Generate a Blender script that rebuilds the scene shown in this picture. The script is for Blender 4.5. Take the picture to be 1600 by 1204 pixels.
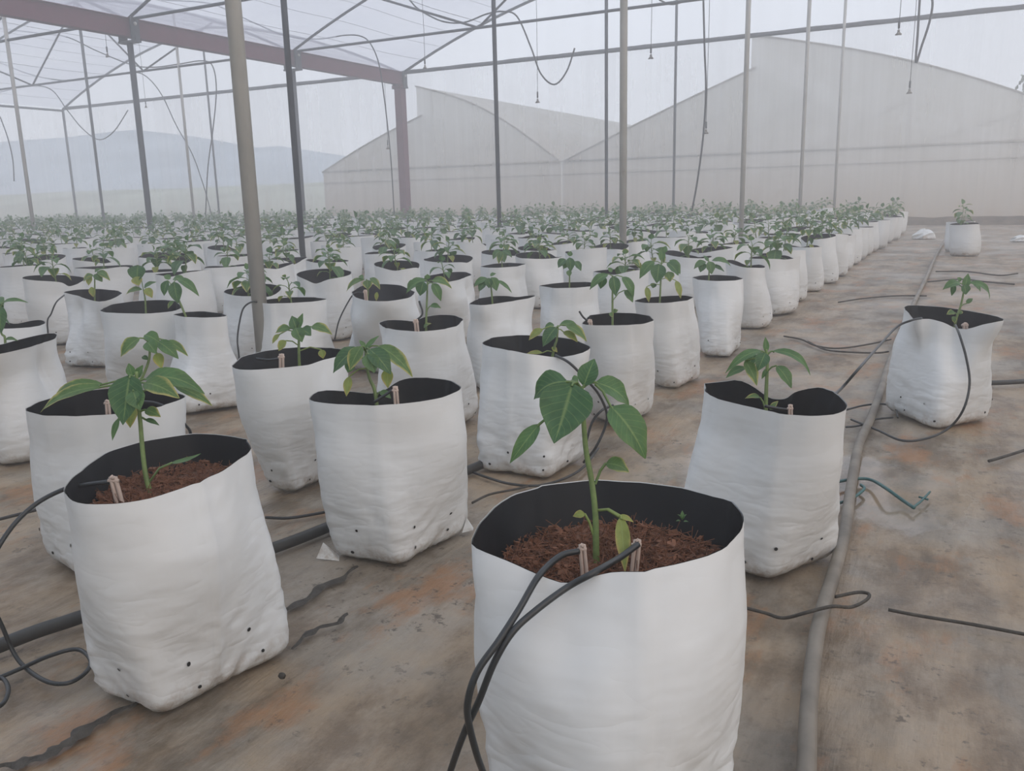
import bpy, math, random
from math import sin, cos, pi, radians, exp, sqrt, atan2, floor
from mathutils import Vector, Matrix, noise

for o in list(bpy.data.objects):
    bpy.data.objects.remove(o)
SC = bpy.context.scene
COL = SC.collection
random.seed(7)

# ------------------------------------------------------------------ camera
CAM_H, F_PX, PITCH, ROLL, YAW = 0.70, 1340.0, radians(12.4), radians(1.4), radians(-27.997)
fw = Vector((sin(YAW) * cos(PITCH), cos(YAW) * cos(PITCH), -sin(PITCH)))
_r = Vector((cos(YAW), -sin(YAW), 0.0))
_u = _r.cross(fw)
rt = _r * cos(ROLL) - _u * sin(ROLL)
up = _u * cos(ROLL) + _r * sin(ROLL)
CAM = Vector((0, 0, CAM_H))
cd = bpy.data.cameras.new('camera')
cd.sensor_width = 36.0
cd.lens = F_PX / 1600.0 * 36.0
cd.clip_start, cd.clip_end = 0.02, 3000.0
cam = bpy.data.objects.new('camera', cd)
COL.objects.link(cam)
M3 = Matrix((rt, up, -fw)).transposed()
cam.matrix_world = Matrix.Translation(CAM) @ M3.to_4x4()
SC.camera = cam

# ------------------------------------------------------------------ light and exposure
SKY_STRENGTH, SUN_STRENGTH, EXPOSURE = 1.0, 1.25, 0.10
HAZE_DENSITY = 0.028
SC.view_settings.view_transform = 'Standard'
SC.view_settings.look = 'None'
SC.view_settings.exposure = EXPOSURE
SC.view_settings.gamma = 1.0
SC.view_settings.use_curve_mapping = False
cy = SC.cycles
cy.use_denoising = True
cy.max_bounces, cy.diffuse_bounces, cy.glossy_bounces = 8, 3, 3
cy.transmission_bounces, cy.transparent_max_bounces, cy.volume_bounces = 5, 16, 1
cy.caustics_reflective = cy.caustics_refractive = False

world = bpy.data.worlds.new('overcast_sky')
SC.world = world
world.use_nodes = True
wn, wl = world.node_tree.nodes, world.node_tree.links
wn.clear()
w_out = wn.new('ShaderNodeOutputWorld')
w_bg = wn.new('ShaderNodeBackground')
w_bg.inputs['Strength'].default_value = SKY_STRENGTH
w_tc = wn.new('ShaderNodeTexCoord')
w_sep = wn.new('ShaderNodeSeparateXYZ')
w_rmp = wn.new('ShaderNodeValToRGB')
w_rmp.color_ramp.elements[0].position = 0.0
w_rmp.color_ramp.elements[0].color = (0.86, 0.90, 0.99, 1)
w_rmp.color_ramp.elements[1].position = 0.8
w_rmp.color_ramp.elements[1].color = (0.95, 1.06, 1.24, 1)
w_noi = wn.new('ShaderNodeTexNoise')
w_noi.inputs['Scale'].default_value = 2.2
w_noi.inputs['Detail'].default_value = 5.0
w_mr = wn.new('ShaderNodeMapRange')
w_mr.inputs['From Min'].default_value, w_mr.inputs['From Max'].default_value = 0.3, 0.7
w_mr.inputs['To Min'].default_value, w_mr.inputs['To Max'].default_value = 0.92, 1.08
w_mul = wn.new('ShaderNodeVectorMath')
w_mul.operation = 'SCALE'
wl.new(w_tc.outputs['Generated'], w_sep.inputs[0])
wl.new(w_sep.outputs['Z'], w_rmp.inputs[0])
wl.new(w_tc.outputs['Generated'], w_noi.inputs['Vector'])
wl.new(w_noi.outputs['Fac'], w_mr.inputs[0])
wl.new(w_rmp.outputs[0], w_mul.inputs[0])
wl.new(w_mr.outputs[0], w_mul.inputs['Scale'])
wl.new(w_mul.outputs[0], w_bg.inputs['Color'])
wl.new(w_bg.outputs[0], w_out.inputs['Surface'])

sd = bpy.data.lights.new('veiled_sun', 'SUN')
sd.energy = SUN_STRENGTH
sd.angle = radians(70)
sd.color = (1.0, 0.75, 0.54)
sun = bpy.data.objects.new('veiled_sun', sd)
COL.objects.link(sun)
# low warm light from the right and a little behind the camera
sun.rotation_euler = Vector((-0.80, 0.30, -0.52)).to_track_quat('-Z', 'Y').to_euler()


def at(x, y, depth):
    """world point seen at picture point (x, y) at a given forward distance"""
    d = fw + rt * ((x - 800) / F_PX) - up * ((y - 602) / F_PX)
    return CAM + d * depth


def onz(x, y, z=0.0):
    d = fw + rt * ((x - 800) / F_PX) - up * ((y - 602) / F_PX)
    return CAM + d * ((z - CAM_H) / d.z)


def depth_of(p):
    return (Vector(p) - CAM).dot(fw)


def pix(p):
    d = Vector(p) - CAM
    k = d.dot(fw)
    if k < 0.05:
        return (-9999, -9999)
    return (800 + F_PX * d.dot(rt) / k, 602 - F_PX * d.dot(up) / k)


# ------------------------------------------------------------------ node helpers
def material(name):
    m = bpy.data.materials.new(name)
    m.use_nodes = True
    m.node_tree.nodes.clear()
    return m, m.node_tree.nodes, m.node_tree.links


def N(nodes, kind, **kw):
    n = nodes.new('ShaderNode' + kind)
    for k, v in kw.items():
        if k in n.inputs:
            n.inputs[k].default_value = v
        else:
            setattr(n, k, v)
    return n


def noise_tex(nodes, links, vec, scale, detail=4.0, rough=0.55, stretch=None):
    if stretch:
        mp = N(nodes, 'Mapping')
        mp.inputs['Scale'].default_value = stretch
        links.new(vec, mp.inputs['Vector'])
        vec = mp.outputs[0]
    t = N(nodes, 'TexNoise')
    t.inputs['Scale'].default_value = scale
    t.inputs['Detail'].default_value = detail
    t.inputs['Roughness'].default_value = rough
    links.new(vec, t.inputs['Vector'])
    return t.outputs['Fac']


def ramp(nodes, links, fac, stops):
    r = N(nodes, 'ValToRGB')
    el = r.color_ramp.elements
    while len(el) < len(stops):
        el.new(0.5)
    for e, (p, c) in zip(el, stops):
        e.position = p
        e.color = (*c, 1) if len(c) == 3 else c
    links.new(fac, r.inputs[0])
    return r.outputs[0]


def mixc(nodes, links, fac, a, b, mode='MIX'):
    m = N(nodes, 'MixRGB')
    m.blend_type = mode
    for i, v in ((0, fac), (1, a), (2, b)):
        if hasattr(v, 'is_linked'):
            links.new(v, m.inputs[i])
        elif i == 0:
            m.inputs[0].default_value = v
        else:
            m.inputs[i].default_value = (*v, 1)
    return m.outputs[0]


def mth(nodes, links, op, a, b=0.0, clamp=False):
    m = N(nodes, 'Math')
    m.operation = op
    m.use_clamp = clamp
    for i, v in ((0, a), (1, b)):
        if hasattr(v, 'is_linked'):
            links.new(v, m.inputs[i])
        else:
            m.inputs[i].default_value = v
    return m.outputs[0]


def simple(name, col, rough=0.6, metal=0.0, var=0.0, scale=20.0, stretch=None, bump=0.0, spec=0.5):
    m, n, l = material(name)
    out = N(n, 'OutputMaterial')
    b = N(n, 'BsdfPrincipled')
    b.inputs['Roughness'].default_value = rough
    b.inputs['Metallic'].default_value = metal
    b.inputs['Specular IOR Level'].default_value = spec
    tc = N(n, 'TexCoord')
    f = noise_tex(n, l, tc.outputs['Object'], scale, 4, 0.6, stretch)
    lo = tuple(max(0, c * (1 - var)) for c in col)
    hi = tuple(min(1, c * (1 + var)) for c in col)
    l.new(ramp(n, l, f, [(0.3, lo), (0.7, hi)]), b.inputs['Base Color'])
    if bump:
        bp = N(n, 'Bump')
        bp.inputs['Strength'].default_value = bump
        bp.inputs['Distance'].default_value = 0.01
        l.new(f, bp.inputs['Height'])
        l.new(bp.outputs[0], b.inputs['Normal'])
    l.new(b.outputs[0], out.inputs[0])
    return m


# ------------------------------------------------------------------ materials
def mat_film(name, opac, streak, tint, dirt=None, dirt_h=1.2, clear_above=None):
    """sheet of weathered plastic film / net: partly clear, partly milky"""
    m, n, l = material(name)
    out = N(n, 'OutputMaterial')
    tc = N(n, 'TexCoord')
    v = tc.outputs['Object']
    s1 = noise_tex(n, l, v, 1.0, 5, 0.6, streak)
    s2 = noise_tex(n, l, v, 0.35, 4, 0.6)
    fac = mth(n, l, 'ADD', mth(n, l, 'MULTIPLY', mth(n, l, 'SUBTRACT', s1, 0.5), 0.45), mth(n, l, 'MULTIPLY', mth(n, l, 'SUBTRACT', s2, 0.5), 0.35))
    fac = mth(n, l, 'ADD', fac, opac, True)
    colr = ramp(n, l, s1, [(0.3, tuple(c * 0.93 for c in tint)), (0.7, tint)])
    if dirt:
        sep = N(n, 'SeparateXYZ')
        l.new(v, sep.inputs[0])
        low = mth(n, l, 'SUBTRACT', 1.0, mth(n, l, 'DIVIDE', sep.outputs['Z'], dirt_h), True)
        low = mth(n, l, 'MULTIPLY', low, mth(n, l, 'ADD', s1, 0.35), True)
        colr = mixc(n, l, low, colr, dirt)
        fac = mth(n, l, 'ADD', fac, mth(n, l, 'MULTIPLY', low, 0.4), True)
    if clear_above:
        sp = N(n, 'SeparateXYZ')
        l.new(v, sp.inputs[0])
        hi = mth(n, l, 'GREATER_THAN', sp.outputs['Z'], clear_above)
        fac = mth(n, l, 'MULTIPLY', fac, mth(n, l, 'SUBTRACT', 1.0, mth(n, l, 'MULTIPLY', hi, 0.65)))
    tr = N(n, 'BsdfTransparent')
    tl = N(n, 'BsdfTranslucent')
    df = N(n, 'BsdfDiffuse')
    l.new(colr, tl.inputs[0])
    l.new(colr, df.inputs[0])
    mx = N(n, 'MixShader')
    mx.inputs[0].default_value = 0.4
    l.new(tl.outputs[0], mx.inputs[1])
    l.new(df.outputs[0], mx.inputs[2])
    mo = N(n, 'MixShader')
    l.new(fac, mo.inputs[0])
    l.new(tr.outputs[0], mo.inputs[1])
    l.new(mx.outputs[0], mo.inputs[2])
    l.new(mo.outputs[0], out.inputs[0])
    return m


M_WALLFILM = mat_film('weathered_wall_film', 0.30, (2.6, 2.6, 0.035), (0.86, 0.86, 0.87), (0.42, 0.33, 0.24), 1.5, 3.73)
M_ROOFFILM = mat_film('milky_roof_film', 0.44, (0.7, 0.25, 0.7), (0.70, 0.71, 0.80))
M_DIMFILM = mat_film('light_dimming_film', 0.75, (1.5, 1.5, 0.3), (0.40, 0.42, 0.42))  # added dark covering for the unseen end wall, dims light on near bags
M_OUTFILM = mat_film('neighbour_film', 0.93, (1.4, 1.4, 0.05), (0.70, 0.69, 0.66), (0.50, 0.36, 0.26), 5.4)


def mat_floor():
    m, n, l = material('dirty_ground_sheet')
    out = N(n, 'OutputMaterial')
    b = N(n, 'BsdfPrincipled')
    tc = N(n, 'TexCoord')
    v = tc.outputs['Object']
    big = noise_tex(n, l, v, 1.1, 6, 0.62)
    big2 = noise_tex(n, l, v, 2.6, 6, 0.6, (1.0, 0.55, 1.0))
    streak = noise_tex(n, l, v, 3.0, 6, 0.65, (2.2, 0.5, 1.0))
    fine = noise_tex(n, l, v, 38.0, 5, 0.7)
    rust = noise_tex(n, l, v, 3.4, 7, 0.68, (1.5, 0.8, 1))
    c = ramp(n, l, big, [(0.30, (0.120, 0.094, 0.064)), (0.43, (0.195, 0.176, 0.148)), (0.53, (0.255, 0.185, 0.115)), (0.60, (0.180, 0.160, 0.132)), (0.72, (0.185, 0.122, 0.066))])
    g = ramp(n, l, streak, [(0.38, (0.085, 0.066, 0.046)), (0.50, (0.205, 0.172, 0.132)), (0.64, (0.265, 0.240, 0.208))])
    c = mixc(n, l, 0.42, c, g)
    blot = ramp(n, l, noise_tex(n, l, v, 4.2, 8, 0.72, (1.3, 0.8, 1)), [(0.40, (0.55, 0.50, 0.44)), (0.52, (1, 1, 1)), (0.66, (1.22, 1.20, 1.16))])
    c = mixc(n, l, 0.9, c, blot, 'MULTIPLY')
    rm = ramp(n, l, rust, [(0.54, (0, 0, 0)), (0.64, (1, 1, 1))])
    c = mixc(n, l, mth(n, l, 'MULTIPLY', rm, 0.6), c, (0.25, 0.115, 0.042))
    sp = ramp(n, l, fine, [(0.34, (1, 1, 1)), (0.41, (0, 0, 0))])
    spm = ramp(n, l, big2, [(0.40, (0.2, 0.2, 0.2)), (0.60, (1, 1, 1))])
    c = mixc(n, l, mth(n, l, 'MULTIPLY', mth(n, l, 'MULTIPLY', sp, spm), 0.8), c, (0.045, 0.036, 0.028))
    c = mixc(n, l, 1.0, c, (1.22, 1.21, 1.18), 'MULTIPLY')
    l.new(c, b.inputs['Base Color'])
    # wet places
    wet = ramp(n, l, noise_tex(n, l, v, 1.5, 3, 0.5, (1, 0.8, 1)), [(0.45, (0, 0, 0)), (0.62, (1, 1, 1))])
    pud = None
    for (px, py, rx, ry) in ((-0.62, 2.25, 0.22, 0.42), (-0.12, 2.15, 0.20, 0.26)):
        mp = N(n, 'Mapping')
        mp.inputs['Location'].default_value = (-px / rx, -py / ry, 0)
        mp.inputs['Scale'].default_value = (1 / rx, 1 / ry, 0)
        l.new(v, mp.inputs['Vector'])
        ln = N(n, 'VectorMath')
        ln.operation = 'LENGTH'
        l.new(mp.outputs[0], ln.inputs[0])
        e = mth(n, l, 'ADD', ln.outputs['Value'], mth(n, l, 'MULTIPLY', mth(n, l, 'SUBTRACT', big2, 0.5), 4.0))
        k = N(n, 'MapRange')
        k.inputs['From Min'].default_value, k.inputs['From Max'].default_value = 1.0, 0.8
        l.new(e, k.inputs[0])
        pud = k.outputs[0] if pud is None else mth(n, l, 'MAXIMUM', pud, k.outputs[0])
    w = mth(n, l, 'MAXIMUM', mth(n, l, 'MULTIPLY', wet, 0.55), pud)
    rr = N(n, 'MapRange')
    rr.inputs['To Min'].default_value, rr.inputs['To Max'].default_value = 0.62, 0.10
    l.new(w, rr.inputs[0])
    l.new(rr.outputs[0], b.inputs['Roughness'])
    wr = noise_tex(n, l, v, 9.0, 5, 0.6, (2.4, 0.5, 1.0))
    h = mth(n, l, 'ADD', mth(n, l, 'MULTIPLY', wr, 0.7), mth(n, l, 'MULTIPLY', fine, 0.14))
    bp = N(n, 'Bump')
    bp.inputs['Distance'].default_value = 0.02
    bs = N(n, 'MapRange')
    bs.inputs['To Min'].default_value, bs.inputs['To Max'].default_value = 0.5, 0.05
    l.new(pud, bs.inputs[0])
    l.new(bs.outputs[0], bp.inputs['Strength'])
    l.new(h, bp.inputs['Height'])
    l.new(bp.outputs[0], b.inputs['Normal'])
    l.new(b.outputs[0], out.inputs[0])
    return m


def mat_bag():
    m, n, l = material('white_bag_film')
    out = N(n, 'OutputMaterial')
    b = N(n, 'BsdfPrincipled')
    b.inputs['Roughness'].default_value = 0.42
    b.inputs['Specular IOR Level'].default_value = 0.35
    tc = N(n, 'TexCoord')
    v = tc.outputs['Object']
    f = noise_tex(n, l, v, 9.0, 4, 0.6)
    c = ramp(n, l, f, [(0.3, (0.655, 0.685, 0.69)), (0.7, (0.71, 0.735, 0.735))])
    # soil splash along the bottom and a few smears
    sep = N(n, 'SeparateXYZ')
    l.new(v, sep.inputs[0])
    low = mth(n, l, 'SUBTRACT', 1.0, mth(n, l, 'DIVIDE', sep.outputs['Z'], 0.05), True)
    sm = noise_tex(n, l, v, 26.0, 5, 0.7)
    spl = mth(n, l, 'MULTIPLY', low, ramp(n, l, sm, [(0.46, (0, 0, 0)), (0.64, (1, 1, 1))]))
    sm2 = ramp(n, l, noise_tex(n, l, v, 14.0, 6, 0.75, (1, 1, 3)), [(0.66, (0, 0, 0)), (0.78, (1, 1, 1))])
    c = mixc(n, l, mth(n, l, 'MULTIPLY', spl, 0.75), c, (0.30, 0.22, 0.15))
    c = mixc(n, l, mth(n, l, 'MULTIPLY', sm2, 0.12), c, (0.45, 0.38, 0.28))
    l.new(c, b.inputs['Base Color'])
    bp = N(n, 'Bump')
    bp.inputs['Strength'].default_value = 0.18
    bp.inputs['Distance'].default_value = 0.004
    # fine crinkles, strongest where the fill presses the lower half out
    cr = mth(n, l, 'ABSOLUTE', mth(n, l, 'SUBTRACT', noise_tex(n, l, v, 7.0, 2, 0.5, (1, 1, 3.6)), 0.5))
    cr2 = mth(n, l, 'ABSOLUTE', mth(n, l, 'SUBTRACT', noise_tex(n, l, v, 15.0, 2, 0.5, (1, 1, 1.6)), 0.5))
    lowm = N(n, 'MapRange')
    lowm.inputs['From Min'].default_value, lowm.inputs['From Max'].default_value = 0.26, 0.10
    lowm.inputs['To Min'].default_value, lowm.inputs['To Max'].default_value = 0.25, 1.0
    l.new(sep.outputs['Z'], lowm.inputs[0])
    hh = mth(n, l, 'MULTIPLY', mth(n, l, 'ADD', mth(n, l, 'MULTIPLY', cr, 3.0), mth(n, l, 'MULTIPLY', cr2, 1.0)), lowm.outputs[0])
    bp.inputs['Strength'].default_value = 0.30
    bp.inputs['Distance'].default_value = 0.008
    l.new(hh, bp.inputs['Height'])
    l.new(bp.outputs[0], b.inputs['Normal'])
    l.new(b.outputs[0], out.inputs[0])
    return m


def mat_leaf(name, col, edge, edge_amt, dark=0.8):
    m, n, l = material(name)
    out = N(n, 'OutputMaterial')
    b = N(n, 'BsdfPrincipled')
    b.inputs['Roughness'].default_value = 0.42
    b.inputs['Specular IOR Level'].default_value = 0.35
    uv = N(n, 'UVMap')
    sep = N(n, 'SeparateXYZ')
    l.new(uv.outputs[0], sep.inputs[0])
    d = mth(n, l, 'ABSOLUTE', mth(n, l, 'SUBTRACT', sep.outputs['X'], 0.5))
    tc = N(n, 'TexCoord')
    f = noise_tex(n, l, tc.outputs['Object'], 60.0, 3, 0.6)
    c = ramp(n, l, f, [(0.3, tuple(x * dark for x in col)), (0.7, tuple(x * 1.12 for x in col))])
    rib = ramp(n, l, d, [(0.0, (1, 1, 1)), (0.05, (0, 0, 0))])
    c = mixc(n, l, mth(n, l, 'MULTIPLY', rib, 0.5), c, (0.30, 0.40, 0.16))
    # side veins
    wv = mth(n, l, 'SINE', mth(n, l, 'MULTIPLY', mth(n, l, 'SUBTRACT', sep.outputs['Y'], mth(n, l, 'MULTIPLY', d, 0.5)), 50.0))
    vein = ramp(n, l, wv, [(0.86, (0, 0, 0)), (1.0, (1, 1, 1))])
    c = mixc(n, l, mth(n, l, 'MULTIPLY', vein, 0.22), c, (0.26, 0.36, 0.14))
    em = mth(n, l, 'ADD', mth(n, l, 'MULTIPLY', d, 1.1), mth(n, l, 'MULTIPLY', sep.outputs['Y'], 0.45))
    em = mth(n, l, 'ADD', em, mth(n, l, 'MULTIPLY', f, 0.4))
    ed = ramp(n, l, em, [(0.78, (0, 0, 0)), (1.0, (1, 1, 1))])
    c = mixc(n, l, mth(n, l, 'MULTIPLY', ed, edge_amt), c, edge)
    l.new(c, b.inputs['Base Color'])
    tl = N(n, 'BsdfTranslucent')
    l.new(mixc(n, l, 1.0, c, (1.3, 1.5, 0.7), 'MULTIPLY'), tl.inputs[0])
    mx = N(n, 'MixShader')
    mx.inputs[0].default_value = 0.30
    l.new(b.outputs[0], mx.inputs[1])
    l.new(tl.outputs[0], mx.inputs[2])
    l.new(mx.outputs[0], out.inputs[0])
    return m


M_FLOOR = mat_floor()
M_BAG = mat_bag()
M_LINER = simple('black_liner_film', (0.008, 0.009, 0.011), 0.55, 0, 0.2, 12, None, 0, 0.22)
M_HOLE = simple('hole_black', (0.01, 0.01, 0.01), 0.9)
M_COIR = simple('red_brown_coir', (0.115, 0.052, 0.030), 0.95, 0, 0.6, 70, None, 0.9)
M_CHIP = simple('coir_chip', (0.16, 0.072, 0.040), 0.95, 0, 0.5, 40)
M_FIBRE = simple('coir_fibre', (0.19, 0.080, 0.042), 0.9, 0, 0.3, 40)
M_LEAF = mat_leaf('pepper_leaf_green', (0.085, 0.175, 0.070), (0.22, 0.27, 0.08), 0.15)
M_LEAFD = mat_leaf('pepper_leaf_dark', (0.058, 0.135, 0.060), (0.20, 0.24, 0.07), 0.08)
M_LEAFE = mat_leaf('pepper_leaf_yellow_edge', (0.10, 0.185, 0.065), (0.50, 0.44, 0.17), 0.8)
M_LEAFY = mat_leaf('pepper_leaf_yellow', (0.26, 0.31, 0.08), (0.52, 0.38, 0.14), 0.7)
M_STEM = simple('green_stem', (0.14, 0.21, 0.065), 0.5, 0, 0.25, 60)
M_TUBE = simple('black_drip_tube', (0.020, 0.024, 0.026), 0.35, 0, 0.2, 30)
M_TEAL = simple('teal_tube', (0.03, 0.11, 0.11), 0.45, 0, 0.2, 30)
M_STAKE = simple('pale_plastic_stake', (0.50, 0.40, 0.34), 0.55, 0, 0.15, 30)
M_PIPE = simple('dusty_grey_pipe', (0.19, 0.17, 0.14), 0.6, 0, 0.35, 9, (1, 1, 1), 0.1)
M_BPIPE = simple('black_pipe', (0.035, 0.036, 0.034), 0.5, 0, 0.4, 9)
M_GALV = simple('galvanised_tube', (0.43, 0.43, 0.40), 0.55, 0.0, 0.16, 9, (1, 1, 0.35))
M_DARKST = simple('dark_steel_tube', (0.040, 0.048, 0.058), 0.5, 0.0, 0.3, 9, (1, 1, 0.4))
M_RED = simple('red_oxide_paint', (0.110, 0.020, 0.036), 0.6, 0, 0.15, 5)
M_WHITEP = simple('pale_plastic', (0.6, 0.6, 0.58), 0.5, 0, 0.1, 9)
M_FOLD = simple('gathered_film', (0.085, 0.087, 0.095), 0.7, 0, 0.3, 14)
M_WIRE = simple('thin_wire', (0.25, 0.25, 0.27), 0.5, 0.3, 0.1, 9)
M_HILL = simple('haze_tinted_hill', (0.42, 0.47, 0.52), 1.0, 0, 0.12, 0.02, None, 0, 0)  # distance haze is mixed into the hill colour, no air volume outside
M_SLOPE = simple('dull_green_slope', (0.38, 0.41, 0.35), 1.0, 0, 0.2, 0.06, None, 0, 0)
M_EARTH = simple('bare_earth_bank', (0.36, 0.27, 0.20), 1.0, 0, 0.2, 0.3, None, 0, 0)
M_SOIL = simple('bare_soil', (0.11, 0.085, 0.06), 0.95, 0, 0.45, 6, None, 0.6)
M_CRUD = simple('dark_wet_debris', (0.045, 0.04, 0.032), 0.7, 0, 0.5, 40, None, 0.5)
M_TREE = simple('tree_leaf', (0.10, 0.14, 0.08), 0.8, 0, 0.3, 3)


# ------------------------------------------------------------------ mesh helpers
class MB:
    def __init__(self):
        self.v, self.f, self.uv, self.mi = [], [], {}, []

    def face(self, idx, uvs=None, mi=0):
        if uvs:
            self.uv[len(self.f)] = uvs
        self.f.append(tuple(idx))
        self.mi.append(mi)

    def tube(self, pts, r, seg=8, cap=True, mi=0, taper=None):
        """round tube along points"""
        pts = [Vector(p) for p in pts]
        n0 = len(self.v)
        ref = None
        for i, p in enumerate(pts):
            a, b = pts[max(0, i - 1)], pts[min(len(pts) - 1, i + 1)]
            t = (b - a).normalized() if (b - a).length > 1e-9 else Vector((0, 0, 1))
            if ref is None:
                ref = Vector((0, 0, 1)) if abs(t.z) < 0.9 else Vector((1, 0, 0))
            x = ref - t * ref.dot(t)
            x = x.normalized() if x.length > 1e-6 else t.orthogonal().normalized()
            ref = x
            y = t.cross(x)
            rr = r if taper is None else r * taper[0] + (r * taper[1] - r * taper[0]) * i / max(1, len(pts) - 1)
            for k in range(seg):
                q = 2 * pi * k / seg
                self.v.append(p + x * (cos(q) * rr) + y * (sin(q) * rr))
        for i in range(len(pts) - 1):
            for k in range(seg):
                a = n0 + i * seg + k
                b = n0 + i * seg + (k + 1) % seg
                self.face((a, b, b + seg, a + seg), None, mi)
        if cap:
            self.face([n0 + k for k in reversed(range(seg))], None, mi)
            e = n0 + (len(pts) - 1) * seg
            self.face([e + k for k in range(seg)], None, mi)
        return self

    def box(self, c, s, mi=0, m=None):
        n0 = len(self.v)
        c = Vector(c)
        for dz in (-.5, .5):
            for dx, dy in ((-.5, -.5), (.5, -.5), (.5, .5), (-.5, .5)):
                p = Vector((dx * s[0], dy * s[1], dz * s[2]))
                if m is not None:
                    p = m @ p
                self.v.append(c + p)
        for q in ((3, 2, 1, 0), (4, 5, 6, 7), (0, 1, 5, 4), (1, 2, 6, 5), (2, 3, 7, 6), (3, 0, 4, 7)):
            self.face([n0 + i for i in q], None, mi)
        return self

    def mesh(self, name, mats, smooth=True):
        me = bpy.data.meshes.new(name)
        me.from_pydata([tuple(v) for v in self.v], [], self.f)
        for m in (mats if isinstance(mats, (list, tuple)) else [mats]):
            me.materials.append(m)
        if self.uv:
            ul = me.uv_layers.new(name='UVMap')
            for p in me.polygons:
                u = self.uv.get(p.index)
                if u:
                    for li, c in zip(p.loop_indices, u):
                        ul.data[li].uv = c
        if any(self.mi):
            me.polygons.foreach_set('material_index', self.mi)
        if smooth:
            me.polygons.foreach_set('use_smooth', [True] * len(me.polygons))
        me.update()
        return me


def link(name, data, parent=None, loc=None):
    o = bpy.data.objects.new(name, data)
    COL.objects.link(o)
    if parent is not None:
        o.parent = parent
    if loc is not None:
        o.location = loc
    return o


def put(name, mb, mat, parent=None, smooth=True, loc=None):
    return link(name, mb.mesh(name, mat, smooth), parent, loc)


def tag(o, label=None, cat=None, group=None, kind=None):
    if label:
        o['label'] = label
    if cat:
        o['category'] = cat
    if group:
        o['group'] = group
    if kind:
        o['kind'] = kind
    return o


def root(name, loc, label, cat, group=None, rz=0.0):
    o = link(name, None, None, loc)
    o.empty_display_size = 0.05
    o.rotation_euler = (0, 0, rz)
    return tag(o, label, cat, group)


def smooth_path(pts, sub=5):
    """Catmull-Rom through points"""
    pts = [Vector(p) for p in pts]
    P = [pts[0] * 2 - pts[1]] + pts + [pts[-1] * 2 - pts[-2]]
    out = []
    for i in range(1, len(P) - 2):
        for k in range(sub):
            t = k / sub
            a, b, c, d = P[i - 1], P[i], P[i + 1], P[i + 2]
            out.append(0.5 * ((2 * b) + (c - a) * t + (2 * a - 5 * b + 4 * c - d) * t * t + (3 * b - a - 3 * c + d) * t ** 3))
    out.append(pts[-1])
    return out


def sstep(a, b, x):
    t = max(0.0, min(1.0, (x - a) / (b - a)))
    return t * t * (3 - 2 * t)


# ------------------------------------------------------------------ setting: building shell
WALL_Y, BACK_Y, XL, XB, XR = 18.55, -2.4, -25.66, -12.70, 1.20
EAVE = 3.73


def arch(x):
    """roof height at a given cross position"""
    if x < XB:
        a, b = XL, XB
    else:
        a, b = XB, XR
    d = min(x - a, b - x)
    return EAVE + 0.45 * d - 0.028 * d * d


# floor
mb = MB()
xs, ys = [], []
x = -26.5
while x < 6:
    xs.append(x)
    x += 0.05 if -3.2 < x < 1.3 else 0.5
y = -3.0
while y < 19.2:
    ys.append(y)
    y += 0.05 if 0.2 < y < 5.5 else (0.25 if y < 9 else 0.6)
for yy in ys:
    for xx in xs:
        h = -0.010 + 0.010 * (noise.noise((xx * 3.2, yy * 0.9, 3.1)) * 0.6 + noise.noise((xx * 9, yy * 2.4, 8.0)) * 0.4)
        mb.v.append((xx, yy, min(h, -0.001)))
W = len(xs)
for j in range(len(ys) - 1):
    for i in range(W - 1):
        a = j * W + i
        mb.face((a, a + 1, a + 1 + W, a + W))
fl = put('floor', mb, M_FLOOR)
tag(fl, 'dirty grey brown ground sheet with wet patches and rust stains', None, None, 'structure')


def film_profile(name, y, label, m):
    mb = MB()
    n = 48
    xs = [XL + (XB - XL) * i / n for i in range(n + 1)] + [XB + (XR - XB) * i / n for i in range(1, n + 1)]
    for x in xs:
        z1 = arch(x)
        for k in range(7):
            z = z1 * k / 6
            mb.v.append((x, y + 0.02 * noise.noise((x * 1.3, z * 0.6, y)), z))
    for i in range(len(xs) - 1):
        for k in range(6):
            a = i * 7 + k
            mb.face((a, a + 7, a + 8, a + 1))
    return tag(put(name, mb, m), label, None, None, 'structure')


film_profile('wall_back', WALL_Y, 'streaked translucent film end wall of the greenhouse with gable tops', M_WALLFILM)
film_profile('wall_front', BACK_Y, 'unseen end wall behind the viewer, darkened to dim the near bags', M_DIMFILM)  # out of view, made dark to hold light off the nearest bags
for nm, xx, lb in (('wall_left', XL, 'translucent film side wall on the far left'), ('wall_right', XR, 'translucent film side wall on the right')):
    mb = MB()
    for j in range(21):
        for k in range(5):
            mb.v.append((xx, BACK_Y + (WALL_Y - BACK_Y) * j / 20, EAVE * k / 4))
    for j in range(20):
        for k in range(4):
            a = j * 5 + k
            mb.face((a, a + 5, a + 6, a + 1))
    tag(put(nm, mb, M_WALLFILM), lb, None, None, 'structure')

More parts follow.
